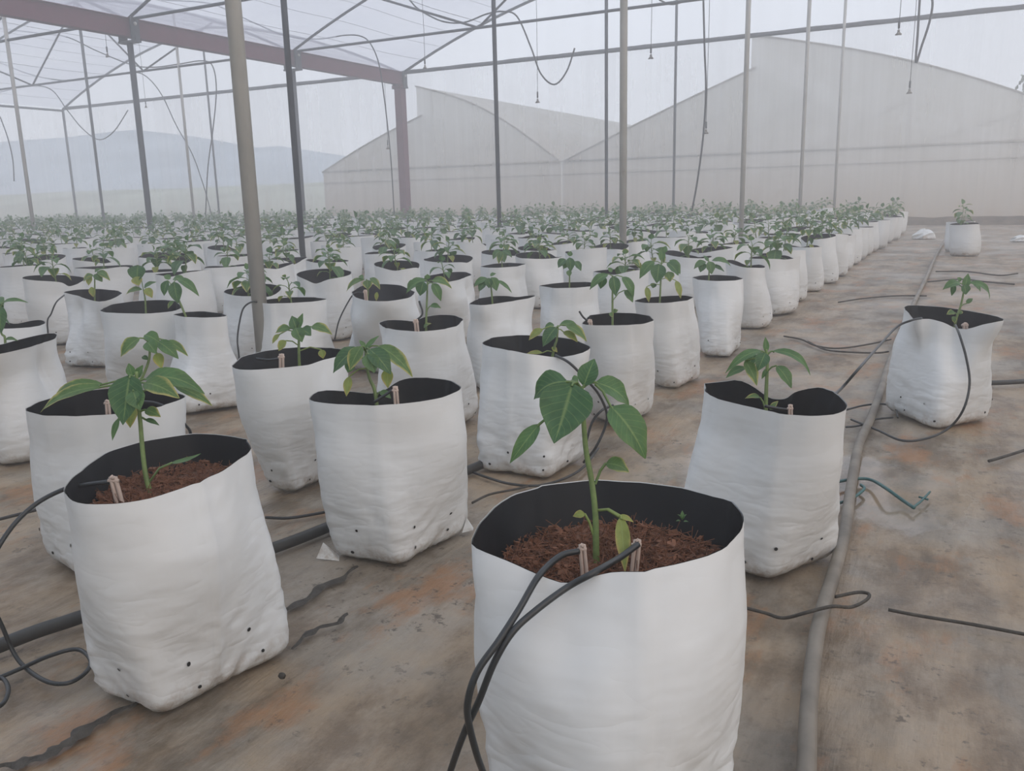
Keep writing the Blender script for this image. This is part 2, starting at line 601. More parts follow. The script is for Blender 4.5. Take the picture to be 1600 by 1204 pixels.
# roof film with its purlin wires
ceil = None
mb = MB()
n = 40
for (a, b) in ((XL, XB), (XB, XR)):
    n0 = len(mb.v)
    for i in range(n + 1):
        x = a + (b - a) * i / n
        for j in range(13):
            y = BACK_Y + (WALL_Y - BACK_Y) * j / 12
            mb.v.append((x, y, arch(x) + 0.035 + 0.012 * noise.noise((x * 2, y * .7, 1))))
    for i in range(n):
        for j in range(12):
            q = n0 + i * 13 + j
            mb.face((q, q + 13, q + 14, q + 1))
ceil = tag(put('ceiling', mb, M_ROOFFILM), 'milky white film roof stretched over two arched bays', None, None, 'structure')
for (a, b) in ((XL, XB), (XB, XR)):
    for i in range(1, 24):
        x = a + (b - a) * i / 24
        pts = [(x + 0.03 * sin(y * 1.7 + x), y, arch(x) + 0.018 - 0.02 * abs(sin((y - 2.5) / 4.03 * pi))) for y in [BACK_Y + (WALL_Y - BACK_Y) * j / 30 for j in range(31)]]
        put('purlin_wire', MB().tube(pts, 0.0035 if i % 4 else 0.006, 5), M_WIRE, ceil)

# low curb of soil and film at the foot of the end wall
mb = MB()
xs = [XL + (XR + 2 - XL) * i / 120 for i in range(121)]
for x in xs:
    h = 0.13 + 0.03 * noise.noise((x * 2.2, 0, 5))
    for (dy, z) in ((-0.42, -0.004), (-0.30, h * 0.45), (-0.14, h), (-0.04, h * 1.02)):
        mb.v.append((x, WALL_Y + dy + 0.05 * noise.noise((x * 3, z * 4, 1)), z))
for i in range(120):
    for k in range(3):
        a = i * 4 + k
        mb.face((a, a + 4, a + 5, a + 1))
tag(put('baseboard_back', mb, M_SOIL), 'dark earth curb along the foot of the end wall', None, None, 'structure')

# haze of the humid air inside the house
m, nn, ll = material('humid_haze')
vo = N(nn, 'VolumeScatter')
vo.inputs['Color'].default_value = (0.97, 0.98, 1.0, 1)
vo.inputs['Density'].default_value = HAZE_DENSITY
vo.inputs['Anisotropy'].default_value = 0.35
ou = N(nn, 'OutputMaterial')
ll.new(vo.outputs[0], ou.inputs['Volume'])
mb = MB().box(((XL + XR) / 2, (BACK_Y + WALL_Y) / 2, 2.85), (XR - XL + 0.2, WALL_Y - BACK_Y + 0.2, 5.9))
tag(put('haze', mb, m, smooth=False), 'humid haze filling the greenhouse', None, None, 'stuff')

# ------------------------------------------------------------------ outside
mb = MB()
n0 = 0
cols = 60
ridge = [(-900, 36), (-520, 40), (-400, 40.5), (-372, 37.5), (-345, 32), (-324, 27.5), (-300, 27.5), (-273, 23), (-235, 15), (-190, 8), (-100, 4), (300, 3)]


def interp(tab, x):
    for (a, va), (b, vb) in zip(tab, tab[1:]):
        if a <= x <= b:
            t = (x - a) / (b - a)
            t = t * t * (3 - 2 * t)
            return va + (vb - va) * t
    return tab[0][1] if x < tab[0][0] else tab[-1][1]


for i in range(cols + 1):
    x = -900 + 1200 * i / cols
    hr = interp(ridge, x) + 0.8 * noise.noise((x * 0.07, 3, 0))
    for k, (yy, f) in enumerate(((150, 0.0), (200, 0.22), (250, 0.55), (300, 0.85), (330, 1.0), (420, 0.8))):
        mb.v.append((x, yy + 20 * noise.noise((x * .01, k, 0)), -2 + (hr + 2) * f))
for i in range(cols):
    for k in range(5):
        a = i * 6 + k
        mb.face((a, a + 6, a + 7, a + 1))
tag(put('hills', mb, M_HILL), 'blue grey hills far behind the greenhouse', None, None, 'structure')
mb = MB()
for i in range(41):
    x = -260 + 400 * i / 40
    for j in range(13):
        y = 19.3 + (165 - 19.3) * (j / 12) ** 1.6
        z = -2.0 + 7.0 * sstep(60, 165, y) + 0.5 * noise.noise((x * .05, y * .05, 2))
        if y < 22:
            z = -0.3
        mb.v.append((x, y, z))
for i in range(40):
    for j in range(12):
        a = i * 13 + j
        mb.face((a, a + 13, a + 14, a + 1))
tag(put('field', mb, M_SLOPE), 'dull green field sloping up outside the end wall', None, None, 'structure')
mb = MB()
for i in range(25):
    x = -4 + 40 * i / 24
    for j in range(9):
        t = j / 8
        z = -2 + (9.5 * sstep(-3, 8, x) + 0.5) * sin(pi * 0.5 * t) + 0.5 * noise.noise((x * .3, t * 3, 1))
        mb.v.append((x, 52 + 8 * t, z))
for i in range(24):
    for j in range(8):
        a = i * 9 + j
        mb.face((a, a + 9, a + 10, a + 1))
tag(put('terrain', mb, M_EARTH), 'bare brown earth bank beyond the neighbouring greenhouse', None, None, 'structure')

OY = 28.4


def k26(x, z):
    """positions measured on a plane at Y=26, moved out to the real distance"""
    s = OY / 26.0
    return (x * s, CAM_H + (z - CAM_H) * s)


def greenhouse(label, left, right, peak, lip, eave, lc, rc):
    xl, xr = k26(left, 0)[0], k26(right, 0)[0]
    ze = k26(0, eave)[1]
    xp, zp = k26(*peak)
    xv, zv = k26(*lip)
    r = root('greenhouse', ((xl + xr) / 2, OY, -2.0), label, 'greenhouse')
    ox, oz = (xl + xr) / 2, -2.0

    def curve(x0, z0, x1, z1, bulge, nn=14):
        return [(x0 + (x1 - x0) * i / nn, z0 + (z1 - z0) * i / nn + bulge * sin(pi * i / nn)) for i in range(nn + 1)]
    left_c = curve(xl, ze, xv, zv, lc)
    right_c = curve(xp, zp, xr, ze, rc)
    fx = (xv - xp) / (xr - xp)
    right_c.insert(1, (xv, zp + (ze - zp) * fx + rc * sin(pi * fx)))
    prof = left_c + right_c
    zlip = zv + (ze - zv) * (xv - xp) / (xv - xl)
    # gable film
    mb = MB()
    for i, (x, z) in enumerate(prof):
        lo = zlip - oz if i == len(left_c) else 0.0
        for k in range(4):
            mb.v.append((x - ox, 0, lo + (z - oz - lo) * k / 3))
    # the vent flap overhangs the lower slope: bridge it with its own strip
    nl = len(left_c)
    q = len(mb.v)
    mb.v += [(xv - ox, 0.0, zv - oz)]
    mb.face(((nl) * 4, q, (nl + 1) * 4 + 3, nl * 4 + 3))
    for i in range(len(prof) - 1):
        if i in (nl - 1, nl):
            continue
        for k in range(3):
            a = i * 4 + k
            mb.face((a, a + 4, a + 5, a + 1))
    put('gable_film', mb, M_OUTFILM, r)
    for nm, cv in (('roof_film', left_c), ('roof_film', right_c)):
        mb = MB()
        for (x, z) in cv:
            mb.v += [(x - ox, 0, z - oz), (x - ox, 22, z - oz)]
        for i in range(len(cv) - 1):
            mb.face((2 * i, 2 * i + 2, 2 * i + 3, 2 * i + 1))
        put(nm, mb, M_OUTFILM, r)
    for x in (xl, xr):
        mb = MB()
        mb.v += [(x - ox, 0, 0), (x - ox, 22, 0), (x - ox, 22, ze - oz), (x - ox, 0, ze - oz)]
        mb.face((0, 1, 2, 3))
        put('side_film', mb, M_OUTFILM, r)
    put('eave_pipe', MB().tube([(xl - ox, -0.05, ze - oz), (xr - ox, -0.05, ze - oz)], 0.035, 6), M_PIPE, r)
    put('rail_pipe', MB().tube([(xl - ox, -0.05, ze - oz - 0.45), (xr - ox, -0.05, ze - oz - 0.45)], 0.02, 6), M_PIPE, r)
    for cv in (left_c, right_c):
        put('arch_pipe', MB().tube([(x - ox, -0.04, z - oz) for x, z in cv], 0.03, 6), M_PIPE, r)
    w = xr - xl
    nP = max(3, int(w / 2.6))
    for i in range(nP + 1):
        x = xl + w * i / nP
        zt = min((abs(q[0] - x), q[1]) for q in prof)[1]
        put('end_post', MB().tube([(x - ox, 0.06, 0), (x - ox, 0.06, zt - oz - 0.02)], 0.032 if 0 < i < nP else 0.05, 6), M_WHITEP, r)
    for i in range(nP):
        xa, xb2 = xl + w * i / nP, xl + w * (i + 1) / nP
        put('brace', MB().tube([(xa - ox, 0.08, ze - oz), (xb2 - ox, 0.08, min((abs(q[0] - xb2), q[1]) for q in prof)[1] * 0.55 + ze * 0.45 - oz)], 0.02, 5), M_PIPE, r)
    return r


greenhouse('pale neighbouring greenhouse with a jagged ridge vent, behind the red post', -21.6, -11.85, (-17.28, 4.49), (-17.07, 3.52), 1.77, 0.10, 0.45)
greenhouse('larger pale neighbouring greenhouse with vented peak, beyond the right part of the end wall', -11.75, 3.4, (-5.88, 4.99), (-5.73, 4.12), 1.77, 0.05, 0.42)

# a tree at the far right beyond the wall
tr = root('tree', (2.6, 51.2, 2.6), 'grey green tree behind the film at the right edge of the end wall', 'tree')
mb = MB()
rg = random.Random(4)
for i in range(500):
    d = Vector((rg.gauss(0, 1), rg.gauss(0, 1), rg.gauss(0, 1))).normalized() * rg.uniform(0.5, 1.0)
    c = Vector((d.x * 1.15, d.y * 1.15, 2.6 + d.z * 1.3))
    a = Vector((rg.gauss(0, 1), rg.gauss(0, 1), rg.gauss(0, 1))).normalized() * 0.17
    b = a.orthogonal().normalized() * 0.11
    n0 = len(mb.v)
    mb.v += [c - a, c + b, c + a, c - b]
    mb.face((n0, n0 + 1, n0 + 2, n0 + 3))
tag(put('crown', mb, M_TREE, tr), None, None, None, 'stuff')
put('trunk', MB().tube([(0, 0, -1.0), (0.05, 0, 0.8), (0, 0.05, 2.4)], 0.13, 8, taper=(1, .5)), M_SOIL, tr)

# ------------------------------------------------------------------ posts, beam, trusses
GRID_Y = [2.5, 6.53, 10.56, 14.55]


def post(x, y, z1, mat, rad, label, group=None):
    o = put('greenhouse_post', MB().tube([(0, 0, -0.02), (0, 0, z1 * 0.5), (0, 0, z1)], rad, 16), mat, None, loc=(x, y, 0))
    return tag(o, label, 'post', group)


names = ['nearest', 'second', 'third', 'fourth']
light_lb = ['thick galvanised post standing closest to the viewer, left of the picture centre',
            'galvanised post in the middle, second of the line receding to the right',
            'galvanised post third in the pale line of posts',
            'thin galvanised post fourth in the pale line of posts']
dark_lb = [None, 'dark steel post whose top crosses the red beam clamp',
           'dark steel post between the red post and the picture centre',
           'dark steel post just left of the middle galvanised post']
for i, y in enumerate(GRID_Y):
    post(-2.44, y, arch(-2.44) + 0.0, M_GALV, 0.029, light_lb[i])
    if i:
        post(-5.75, y, arch(-5.75) + 0.0, M_DARKST, 0.029, dark_lb[i])
post(-2.44, WALL_Y - 0.06, arch(-2.44), M_GALV, 0.028, 'slim galvanised post against the end wall, farthest of the pale line')
post(-5.75, WALL_Y - 0.06, arch(-5.75), M_DARKST, 0.028, 'slim dark post against the end wall right of the picture centre')
post(-15.95, 10.56, arch(-15.95), M_GALV, 0.036, 'pale galvanised post at the left edge of the picture')
post(-16.0, 14.55, arch(-16.0), M_GALV, 0.030, 'pale thin post seen under the red beam, left of a drooping hose')
post(-19.15, 14.55, arch(-19.15), M_DARKST, 0.034, 'dark thin post between the left corner post and the clamped beam post')
post(-19.3, WALL_Y - 0.06, arch(-19.3), M_DARKST, 0.028, 'dark thin post against the end wall where two hoses cross')
post(XL + 0.03, WALL_Y - 0.06, EAVE, M_DARKST, 0.038, 'dark corner post where the left wall meets the end wall')
post(XB, 10.56, 3.36, M_DARKST, 0.050, 'dark post under the red beam with the clamp near the top left')
post(XB, 14.55, 3.36, M_DARKST, 0.046, 'dark post under the red beam hidden behind a nearer dark post')

bm_ = root('gutter_beam', (XB, 0, 3.45), 'long dark red gutter beam crossing the top left under the roof', 'beam')
mb = MB()
mb.box((0, (BACK_Y + WALL_Y) / 2, 0.14), (0.17, WALL_Y - BACK_Y - 0.1, 0.28))
put('girder', mb, M_RED, bm_, False)
for s in (-1, 1):
    put('flange', MB().box((s * 0.1, (BACK_Y + WALL_Y) / 2, 0.285), (0.05, WALL_Y - BACK_Y - 0.1, 0.012)), M_RED, bm_, False)
for y in GRID_Y[2:] + [WALL_Y - 0.15]:
    mb = MB()
    mb.box((0.155, y, 0.12), (0.03, 0.16, 0.36))
    mb.box((-0.155, y, 0.12), (0.03, 0.16, 0.36))
    mb.box((0.0, y, -0.075), (0.38, 0.16, 0.03))
    mb.box((0.15, y, -0.03), (0.05, 0.05, 0.1))
    put('clamp', mb, M_DARKST, bm_, False)
    put('bolt', MB().tube([(0.17, y, 0.2), (0.19, y, 0.2)], 0.03, 8), M_GALV, bm_)
rp = root('red_post', (XB, WALL_Y - 0.16, 0), 'dark red steel post at the end wall carrying the red beam', 'post')
put('shaft', MB().box((0, 0, 1.70), (0.20, 0.20, 3.44)), M_RED, rp, False)
put('head_plate', MB().box((0, 0, 3.40), (0.30, 0.26, 0.06)), M_RED, rp, False)


def truss(a, b, y, label, wall=False, rad=0.026):
    r = root('roof_truss', ((a + b) / 2, y, EAVE), label, 'roof truss')
    ox = (a + b) / 2
    L = b - a
    P = lambda d, z: (a + d - ox, 0, z - EAVE)
    nn = 28
    put('rafter', MB().tube([P(L * i / nn, arch(min(max(a + L * i / nn, a + 1e-6), b - 1e-6))) for i in range(nn + 1)], rad, 7), M_DARKST, r)
    put('tie_rod', MB().tube([P(0, EAVE), P(L, EAVE)], rad, 7), M_DARKST, r)
    if not wall:
        for d0, d1 in ((2.1, 4.45), (L - 2.1, L - 4.45), (L / 2, 4.45), (L / 2, L - 4.45)):
            z0 = arch(a + d0)
            put('web_strut', MB().tube([P(d0, z0), P(d1, EAVE)], rad * 0.85, 6), M_DARKST, r)
    else:
        # film gathered and clamped along the eave line
        pts = [P(L * i / 60, EAVE + 0.03 + 0.012 * noise.noise((i * .7, a, 0))) for i in range(61)]
        put('film_fold', MB().tube([(p[0], 0.03, p[2]) for p in pts], 0.038, 7), M_FOLD, r)
    return r


bays = ((XL, XB, 'left bay'), (XB, XR, 'right bay'))
for a, b, nm in bays:
    for i, y in enumerate(GRID_Y):
        truss(a, b, y, 'dark tubular roof truss of the %s, %s from the viewer' % (nm, ['nearest', 'second', 'third', 'fourth'][i]))
    truss(a, b, WALL_Y - 0.04, 'dark arch pipe and eave pipe framing the end wall of the %s' % nm, True, 0.032)
# eave pipes along the side walls
for x, lb in ((XL + 0.05, 'thin dark eave pipe running along the left side wall'), (XR - 0.05, 'dark eave pipe along the right side wall')):
    tag(put('eave_pipe', MB().tube([(0, BACK_Y + .1, 0), (0, WALL_Y - .1, 0)], 0.035, 7), M_DARKST, None, loc=(x, 0, EAVE - 0.05)), lb, 'pipe')


# ------------------------------------------------------------------ overhead hoses and foggers
def hose(px, y_plane, rad, label, group=None, extra=None):
    """hose through picture points on the vertical plane Y = y_plane (or a list of planes)"""
    pts = []
    for i, (x, y) in enumerate(px):
        yp = y_plane if not isinstance(y_plane, (list, tuple)) else y_plane[0] + (y_plane[1] - y_plane[0]) * i / (len(px) - 1)
        d = fw + rt * ((x - 800) / F_PX) - up * ((y - 602) / F_PX)
        pts.append(CAM + d * (yp / d.y))
    c = pts[0].copy()
    o = put('hanging_hose', MB().tube([p - c for p in smooth_path(pts, 6)], rad, 7), M_TUBE, None, loc=c)
    return tag(o, label, 'hose', group)


hose([(0, 98), (50, 117), (105, 126), (170, 118), (205, 113), (228, 119), (252, 147), (275, 195), (300, 240), (318, 290), (331, 337)], 17.2, 0.014, 'slack hose arching under the left roof then dropping to the plants')
hose([(0, 144), (45, 134), (80, 140), (105, 172), (130, 202), (155, 218), (178, 205), (200, 172)], 16.5, 0.014, 'hose hanging in a deep loop beside the left corner post')
hose([(-20, 42), (60, 52), (105, 58), (150, 79), (205, 101), (240, 105), (280, 100), (315, 95), (332, 103), (338, 140), (333, 200), (325, 260), (321, 337)], 16.0, 0.015, 'hose running under the red beam and falling beside the thin posts')
hose([(0, 182), (12, 215), (20, 250), (22, 283)], 15.0, 0.016, 'short hose end hanging at the left edge')
hose([(252, 0), (325, 5), (365, 21), (400, 37), (447, 56), (495, 61), (540, 55), (565, 57), (580, 70), (592, 100), (600, 150), (610, 240), (616, 335)], 15.2, 0.013, 'hose crossing over the red beam and dropping left of the red post')
hose([(640, 0), (655, 15), (690, 33), (725, 35), (760, 22), (785, 18), (808, 26), (830, 75), (845, 115), (866, 132), (885, 112), (898, 75)], 15.6, 0.016, 'hose hanging in an open hook right of the dark middle post')
hose([(1030, 0), (1050, 7), (1075, 0)], 15.6, 0.014, 'small sagging bit of hose at the top edge')
hose([(1099, 0), (1101, 80), (1103, 140), (1099, 210), (1090, 280), (1081, 330)], 14.6, 0.016, 'dark hose hanging down between the slim dark post and the third pale post')
hose([(1437, 0), (1434, 50), (1431, 98), (1440, 72), (1452, 35), (1457, 5), (1452, -15)], 15.6, 0.018, 'hose bent sharply into a V hanging at the upper right')


def fogger(x0, y0, x1, y1, yp, label):
    d = fw + rt * ((x0 - 800) / F_PX) - up * ((y0 - 602) / F_PX)
    a = CAM + d * (yp / d.y)
    d = fw + rt * ((x1 - 800) / F_PX) - up * ((y1 - 602) / F_PX)
    b = CAM + d * (yp / d.y)
    a = Vector((b.x, b.y, arch(b.x) + 0.01))
    r = root('hanging_fogger', a, label, 'fogger', 'foggers hanging from the roof')
    h = a.z - b.z
    put('feed_tube', MB().tube([(0, 0, 0), (0.01, 0, -h * 0.5), (0, 0, -h)], 0.005, 6), M_TUBE, r)
    put('weight', MB().tube([(0, 0, -h + 0.16), (0, 0, -h + 0.14), (0, 0, -h + 0.05)], 0.016, 8), M_TUBE, r)
    mb = MB().tube([(0, 0, -h + 0.03), (0, 0, -h)], 0.018, 8)
    mb.tube([(0, 0, -h), (0, 0, -h - 0.035)], 0.045, 8, taper=(0.4, 1))
    mb.tube([(-0.045, 0, -h - 0.035), (0.045, 0, -h - 0.035)], 0.010, 6)
    put('nozzle', mb, M_PIPE, r)


for args in (((162, -40, 168, 86, 12.5), 'fogger hanging in front of the red beam near the top left'),
             ((224, 110, 228, 166, 17.5), 'small fogger hanging by the eave pipe in the left bay'),
             ((660, 20, 664, 104, 15.6), 'fogger hanging above the red post'),
             ((604, 170, 606, 230, 17.8), 'faint fogger hanging against the left neighbouring greenhouse'),
             ((839, 105, 840, 157, 15.6), 'fogger hanging below the hook shaped hose'),
             ((1018, 0, 1017, 88, 14.8), 'fogger hanging right of the middle galvanised post'),
             ((1104, 130, 1103, 205, 15.6), 'fogger hanging beside the long dark hose'),
             ((1405, -10, 1404, 50, 14.8), 'fogger hanging near the sharply bent hose'),
             ((1427, 60, 1421, 142, 16.5), 'fogger hanging below the sharply bent hose')):
    fogger(*args[0], args[1])


# ------------------------------------------------------------------ leaves and plants
def leaf_bm(mb, base, tip, width, side, sag, mi=0, nst=7, fold=0.25, petiole=None, pr=0.0016, curl=0.0, wave=0.0, peak=0.78):
    """ovate pointed leaf from base to tip. side: preferred normal side. sag: how far the middle lifts above the chord"""
    base, tip, side = Vector(base), Vector(tip), Vector(side)
    ch = tip - base
    L = ch.length
    t = ch / L
    nrm = side - t * side.dot(t)
    nrm = nrm.normalized() if nrm.length > 1e-5 else t.orthogonal().normalized()
    n0 = len(mb.v)
    prof = []
    for i in range(nst + 1):
        s = i / nst
        p = base + ch * s + nrm * (sag * L * 4 * s * (1 - s)) - nrm * (curl * L * s * s)
        tan = ch + nrm * (sag * L * 4 * (1 - 2 * s)) - nrm * (2 * curl * L * s)
        tan.normalize()
        acr = tan.cross(nrm).normalized()
        nn = acr.cross(tan).normalized()
        w = width * 0.5 * max(0.0, sin(pi * s ** peak)) ** 0.85 * (1.0 if s < 0.55 else 1 - 0.18 * (s - 0.55) / 0.45)
        if i == 0 or i == nst:
            w = width * 0.012
        prof.append((p, acr, nn, w, s))
    for (p, acr, nn, w, s) in prof:
        for q in (-1, -0.55, 0, 0.55, 1):
            wv = wave * width * sin(s * 17 + q * 2) * abs(q)
            mb.v.append(p + acr * (w * q * cos(fold * abs(q))) + nn * (w * abs(q) * fold + wv))
    for i in range(nst):
        for k in range(4):
            a = n0 + i * 5 + k
            us = (0, 0.22, 0.5, 0.78, 1)
            s0, s1 = prof[i][4], prof[i + 1][4]
            mb.face((a, a + 1, a + 6, a + 5), ((us[k], s0), (us[k + 1], s0), (us[k + 1], s1), (us[k], s1)), mi)
    if petiole is not None:
        q0 = Vector(petiole)
        mid = (q0 + base) / 2 + Vector((0, 0, 0.15 * (base - q0).length))
        n1 = len(mb.f)
        mb.tube([q0, mid, base, base + ch * 0.06 + nrm * 0.0006], pr, 5, False, mi)
        for fi in range(n1, len(mb.f)):
            mb.uv[fi] = [(0.5, 0.02)] * len(mb.f[fi])


LM = [M_LEAF, M_LEAFD, M_LEAFE, M_LEAFY]


def plant_spec(rg, h, nl, spread, yellow):
    """list describing a bushy pepper seedling: stem points, leaf tuples (base, tip, width, mat)"""
    lean = Vector((rg.uniform(-.12, .12), rg.uniform(-.12, .12), 1)).normalized()
    stem = [Vector((0, 0, -0.02)), lean * h * 0.35 + Vector((rg.uniform(-.006, .006), rg.uniform(-.006, .006), 0)), lean * h * 0.7, lean * h]
    lv = []
    a0 = rg.uniform(0, 6.28)
    for i in range(nl):
        f = i / max(1, nl - 1)
        q = a0 + i * 2.4 + rg.uniform(-.3, .3)
        zf = 0.50 + 0.5 * f if i > 1 else 0.28 + 0.2 * i
        node = lean * (h * zf)
        d = Vector((cos(q), sin(q), 0))
        L = spread * (1.0 - 0.35 * f) * rg.uniform(0.8, 1.2)
        if i < 2:
            L *= 0.55
        b = node + d * (0.016 + 0.016 * (1 - f)) + Vector((0, 0, 0.010 + 0.012 * f))
        droop = rg.uniform(0.55, 1.15) * (1 - 0.55 * f)
        tip = b + d * (L * (1.0 - 0.35 * droop)) + Vector((0, 0, L * (0.30 * f - 0.85 * droop)))
        if i == nl - 1:
            tip = node + Vector((d.x * 0.4, d.y * 0.4, 1.0)).normalized() * L * 0.9
        mi = 0 if rg.random() < 0.6 else 1
        if rg.random() < yellow * (1.5 if f < 0.4 else 0.6):
            mi = 2
        if i < 2 and rg.random() < yellow * 1.6:
            mi = 3
        lv.append((node, b, tip, L * rg.uniform(0.55, 0.70), mi))
    return stem, lv


def plant_joined(rg, h, nl, spread, yellow, nst=4):
    st, lv = plant_spec(rg, h, nl, spread, yellow)
    mb = MB()
    mb.tube(st, 0.0032, 5, False, 4, (1.2, .7))
    for (nd, b, t, w, mi) in lv:
        leaf_bm(mb, b, t, w, (0, 0, 1), 0.13, mi, nst, 0.3, nd, 0.0014)
    return mb


def plant_parts(rg, h, nl, spread, yellow, parent, loc, nst=6):
    st, lv = plant_spec(rg, h, nl, spread, yellow)
    so = put('stem', MB().tube(smooth_path(st, 3), 0.0034, 7, True, 0, (1.25, .7)), M_STEM, parent, loc=loc)
    for (nd, b, t, w, mi) in lv:
        mb = MB()
        leaf_bm(mb, b, t, w, (0, 0, 1), 0.13, 0, nst, 0.3, nd, 0.0015, 0.04, 0.02)
        lf = put('leaf', mb, LM[mi], so)
        if mi == 3:
            lf['label'] = 'yellowing pepper leaf'
    return so


# ------------------------------------------------------------------ grow bags
def periodic(poly, c, n):
    """polygon (world XY + z) -> radius and height per angle about c"""
    pts = sorted(((atan2(p[1] - c[1], p[0] - c[0]) % (2 * pi), sqrt((p[0] - c[0]) ** 2 + (p[1] - c[1]) ** 2), p[2]) for p in poly))
    pts = [(pts[-1][0] - 2 * pi, pts[-1][1], pts[-1][2])] + pts + [(pts[0][0] + 2 * pi, pts[0][1], pts[0][2])]
    R, Z = [], []
    for i in range(n):
        q = 2 * pi * i / n
        for a, b in zip(pts, pts[1:]):
            if a[0] <= q <= b[0]:
                t = (q - a[0]) / max(1e-6, b[0] - a[0])
                # interpolate in XY so straight edges stay straight
                pa = (a[1] * cos(a[0]), a[1] * sin(a[0]))
                pb = (b[1] * cos(b[0]), b[1] * sin(b[0]))
                den = (pb[0] - pa[0]) * sin(q) - (pb[1] - pa[1]) * cos(q)
                num = (pa[1]) * cos(q) - (pa[0]) * sin(q)
                s = num / den if abs(den) > 1e-9 else t
                s = max(0, min(1, s))
                x = pa[0] + (pb[0] - pa[0]) * s
                y = pa[1] + (pb[1] - pa[1]) * s
                R.append(sqrt(x * x + y * y))
                ts = s * s * (3 - 2 * s)
                Z.append(a[2] + (b[2] - a[2]) * ts)
                break
        else:
            R.append(pts[1][1])
            Z.append(pts[1][2])
    return R, Z


def blur(a, k, times=1):
    n = len(a)
    for _ in range(times):
        a = [(a[(i - 1) % n] * k + a[i] + a[(i + 1) % n] * k) / (1 + 2 * k) for i in range(n)]
    return a


def lowpass(a, h=2):
    n = len(a)
    out = [sum(a) / n] * n
    for m in range(1, h + 1):
        c = sum(a[i] * cos(2 * pi * m * i / n) for i in range(n)) * 2 / n
        s = sum(a[i] * sin(2 * pi * m * i / n) for i in range(n)) * 2 / n
        out = [out[i] + c * cos(2 * pi * m * i / n) + s * sin(2 * pi * m * i / n) for i in range(n)]
    return out


def centroid(poly):
    A = cx = cyy = 0.0
    for p, q in zip(poly, list(poly[1:]) + [poly[0]]):
        k = p[0] * q[1] - q[0] * p[1]
        A += k
        cx += (p[0] + q[0]) * k
        cyy += (p[1] + q[1]) * k
    return (cx / (3 * A), cyy / (3 * A))


def bag_meshes(rim, base, seed, n=64, lev=34, soil=0.25, wr=1.0, ks=0.62):
    """returns sleeve, lining and coir mesh builders. rim/base: local polygons (x, y, z)"""
    rc = centroid(rim)
    bc = (sum(p[0] for p in base) / len(base), sum(p[1] for p in base) / len(base))
    Rr, Zr = periodic(rim, rc, n)
    Rb, _ = periodic(base, bc, n)
    Rr = blur(Rr, 0.35, 1)
    Zr = blur(Zr, 0.5, 2)
    Rb0 = sum(Rb) / n
    Rb = [min(v, Rb0 * 1.36) for v in blur(Rb, 0.35, 1)]
    Rs = lowpass(Rr, 2)
    zt = sum(Zr) / n
    rg = random.Random(seed)
    folds = [rg.uniform(0, 2 * pi) for _ in range(2)]
    folds += [f + pi * 0.55 for f in folds]
    sl = MB()

    def pt(q, i, t, shrink=0.0):
        r0 = Rb[i] + (Rs[i] - Rb[i]) * sstep(0.0, 0.85, t)
        k0 = max(0.15, ks - 14.0 * max(0.0, zt - 0.006 - Zr[i]))
        k = sstep(k0, 1.0, t)
        r = r0 + (Rr[i] - r0) * k
        z = (zt + (Zr[i] - zt) * k) * t
        r += 0.010 * sin(pi * min(1.0, t / 0.8)) * (1 - 0.4 * k)
        if t < 0.08:
            r -= 0.011 * (1 - t / 0.08) ** 2
        for f in folds:
            dq = (q - f + pi) % (2 * pi) - pi
            r += 0.0042 * exp(-(dq / 0.055) ** 2) * min(1, t * 6)
        wa = wr * (0.0050 * (1 - sstep(0.05, 0.6, t)) + 0.0012)
        nz = abs(noise.noise((cos(q) * 2.2 + seed, sin(q) * 2.2, z * 30 + 1.5 * sin(q * 2 + seed)))) + 0.6 * abs(noise.noise((cos(q) * 5 + seed * 3, sin(q) * 5, z * 46 + q)))
        r += 0.75 * wa * (0.55 - nz * 1.9)
        r += min(wr, 1.3) * 0.0030 * noise.noise((cos(q) * 1.6 + seed, sin(q) * 1.6, z * 7))
        cx = bc[0] + (rc[0] - bc[0]) * t
        cyy = bc[1] + (rc[1] - bc[1]) * t
        r -= shrink
        return Vector((cx + cos(q) * r, cyy + sin(q) * r, z))
    for j in range(lev + 1):
        t = (j / lev) ** 1.05
        for i in range(n):
            sl.v.append(pt(2 * pi * i / n, i, t))
    for j in range(lev):
        for i in range(n):
            a, b = j * n + i, j * n + (i + 1) % n
            sl.face((a, b, b + n, a + n))
    sl.v.append((bc[0], bc[1], 0.0))
    e = len(sl.v) - 1
    for i in range(n):
        sl.face((e, (i + 1) % n, i))
    # lining
    ln = MB()
    ts = soil / zt
    lv = max(3, lev // 5)
    for j in range(lv + 1):
        t = 1.0 - (1.0 - ts + 0.06) * j / lv
        for i in range(n):
            p = pt(2 * pi * i / n, i, t, 0.0022 + 0.012 * j / lv)
            if j == 0:
                p.z -= 0.0004
            ln.v.append(p)
    for j in range(lv):
        for i in range(n):
            a, b = j * n + i, j * n + (i + 1) % n
            ln.face((a, b, b + n, a + n))
    # coir surface
    co = MB()
    rings = 10 if n >= 48 else 3
    cen = Vector((bc[0] + (rc[0] - bc[0]) * ts, bc[1] + (rc[1] - bc[1]) * ts, soil))
    co.v.append(cen)
    for k in range(1, rings + 1):
        for i in range(n):
            q = 2 * pi * i / n
            p = pt(q, i, ts, 0.009)
            p = cen + (p - cen) * (k / rings)
            p.z = soil + 0.010 * noise.noise((p.x * 45, p.y * 45, seed)) + 0.012 * noise.noise((p.x * 14, p.y * 14, seed)) - 0.006 * (k / rings) ** 3
            co.v.append(p)
    for i in range(n):
        co.face((0, 1 + i, 1 + (i + 1) % n))
    for k in range(rings - 1):
        for i in range(n):
            a, b = 1 + k * n + i, 1 + k * n + (i + 1) % n
            co.face((a, a + n, b + n, b))
    return sl, ln, co, pt, cen


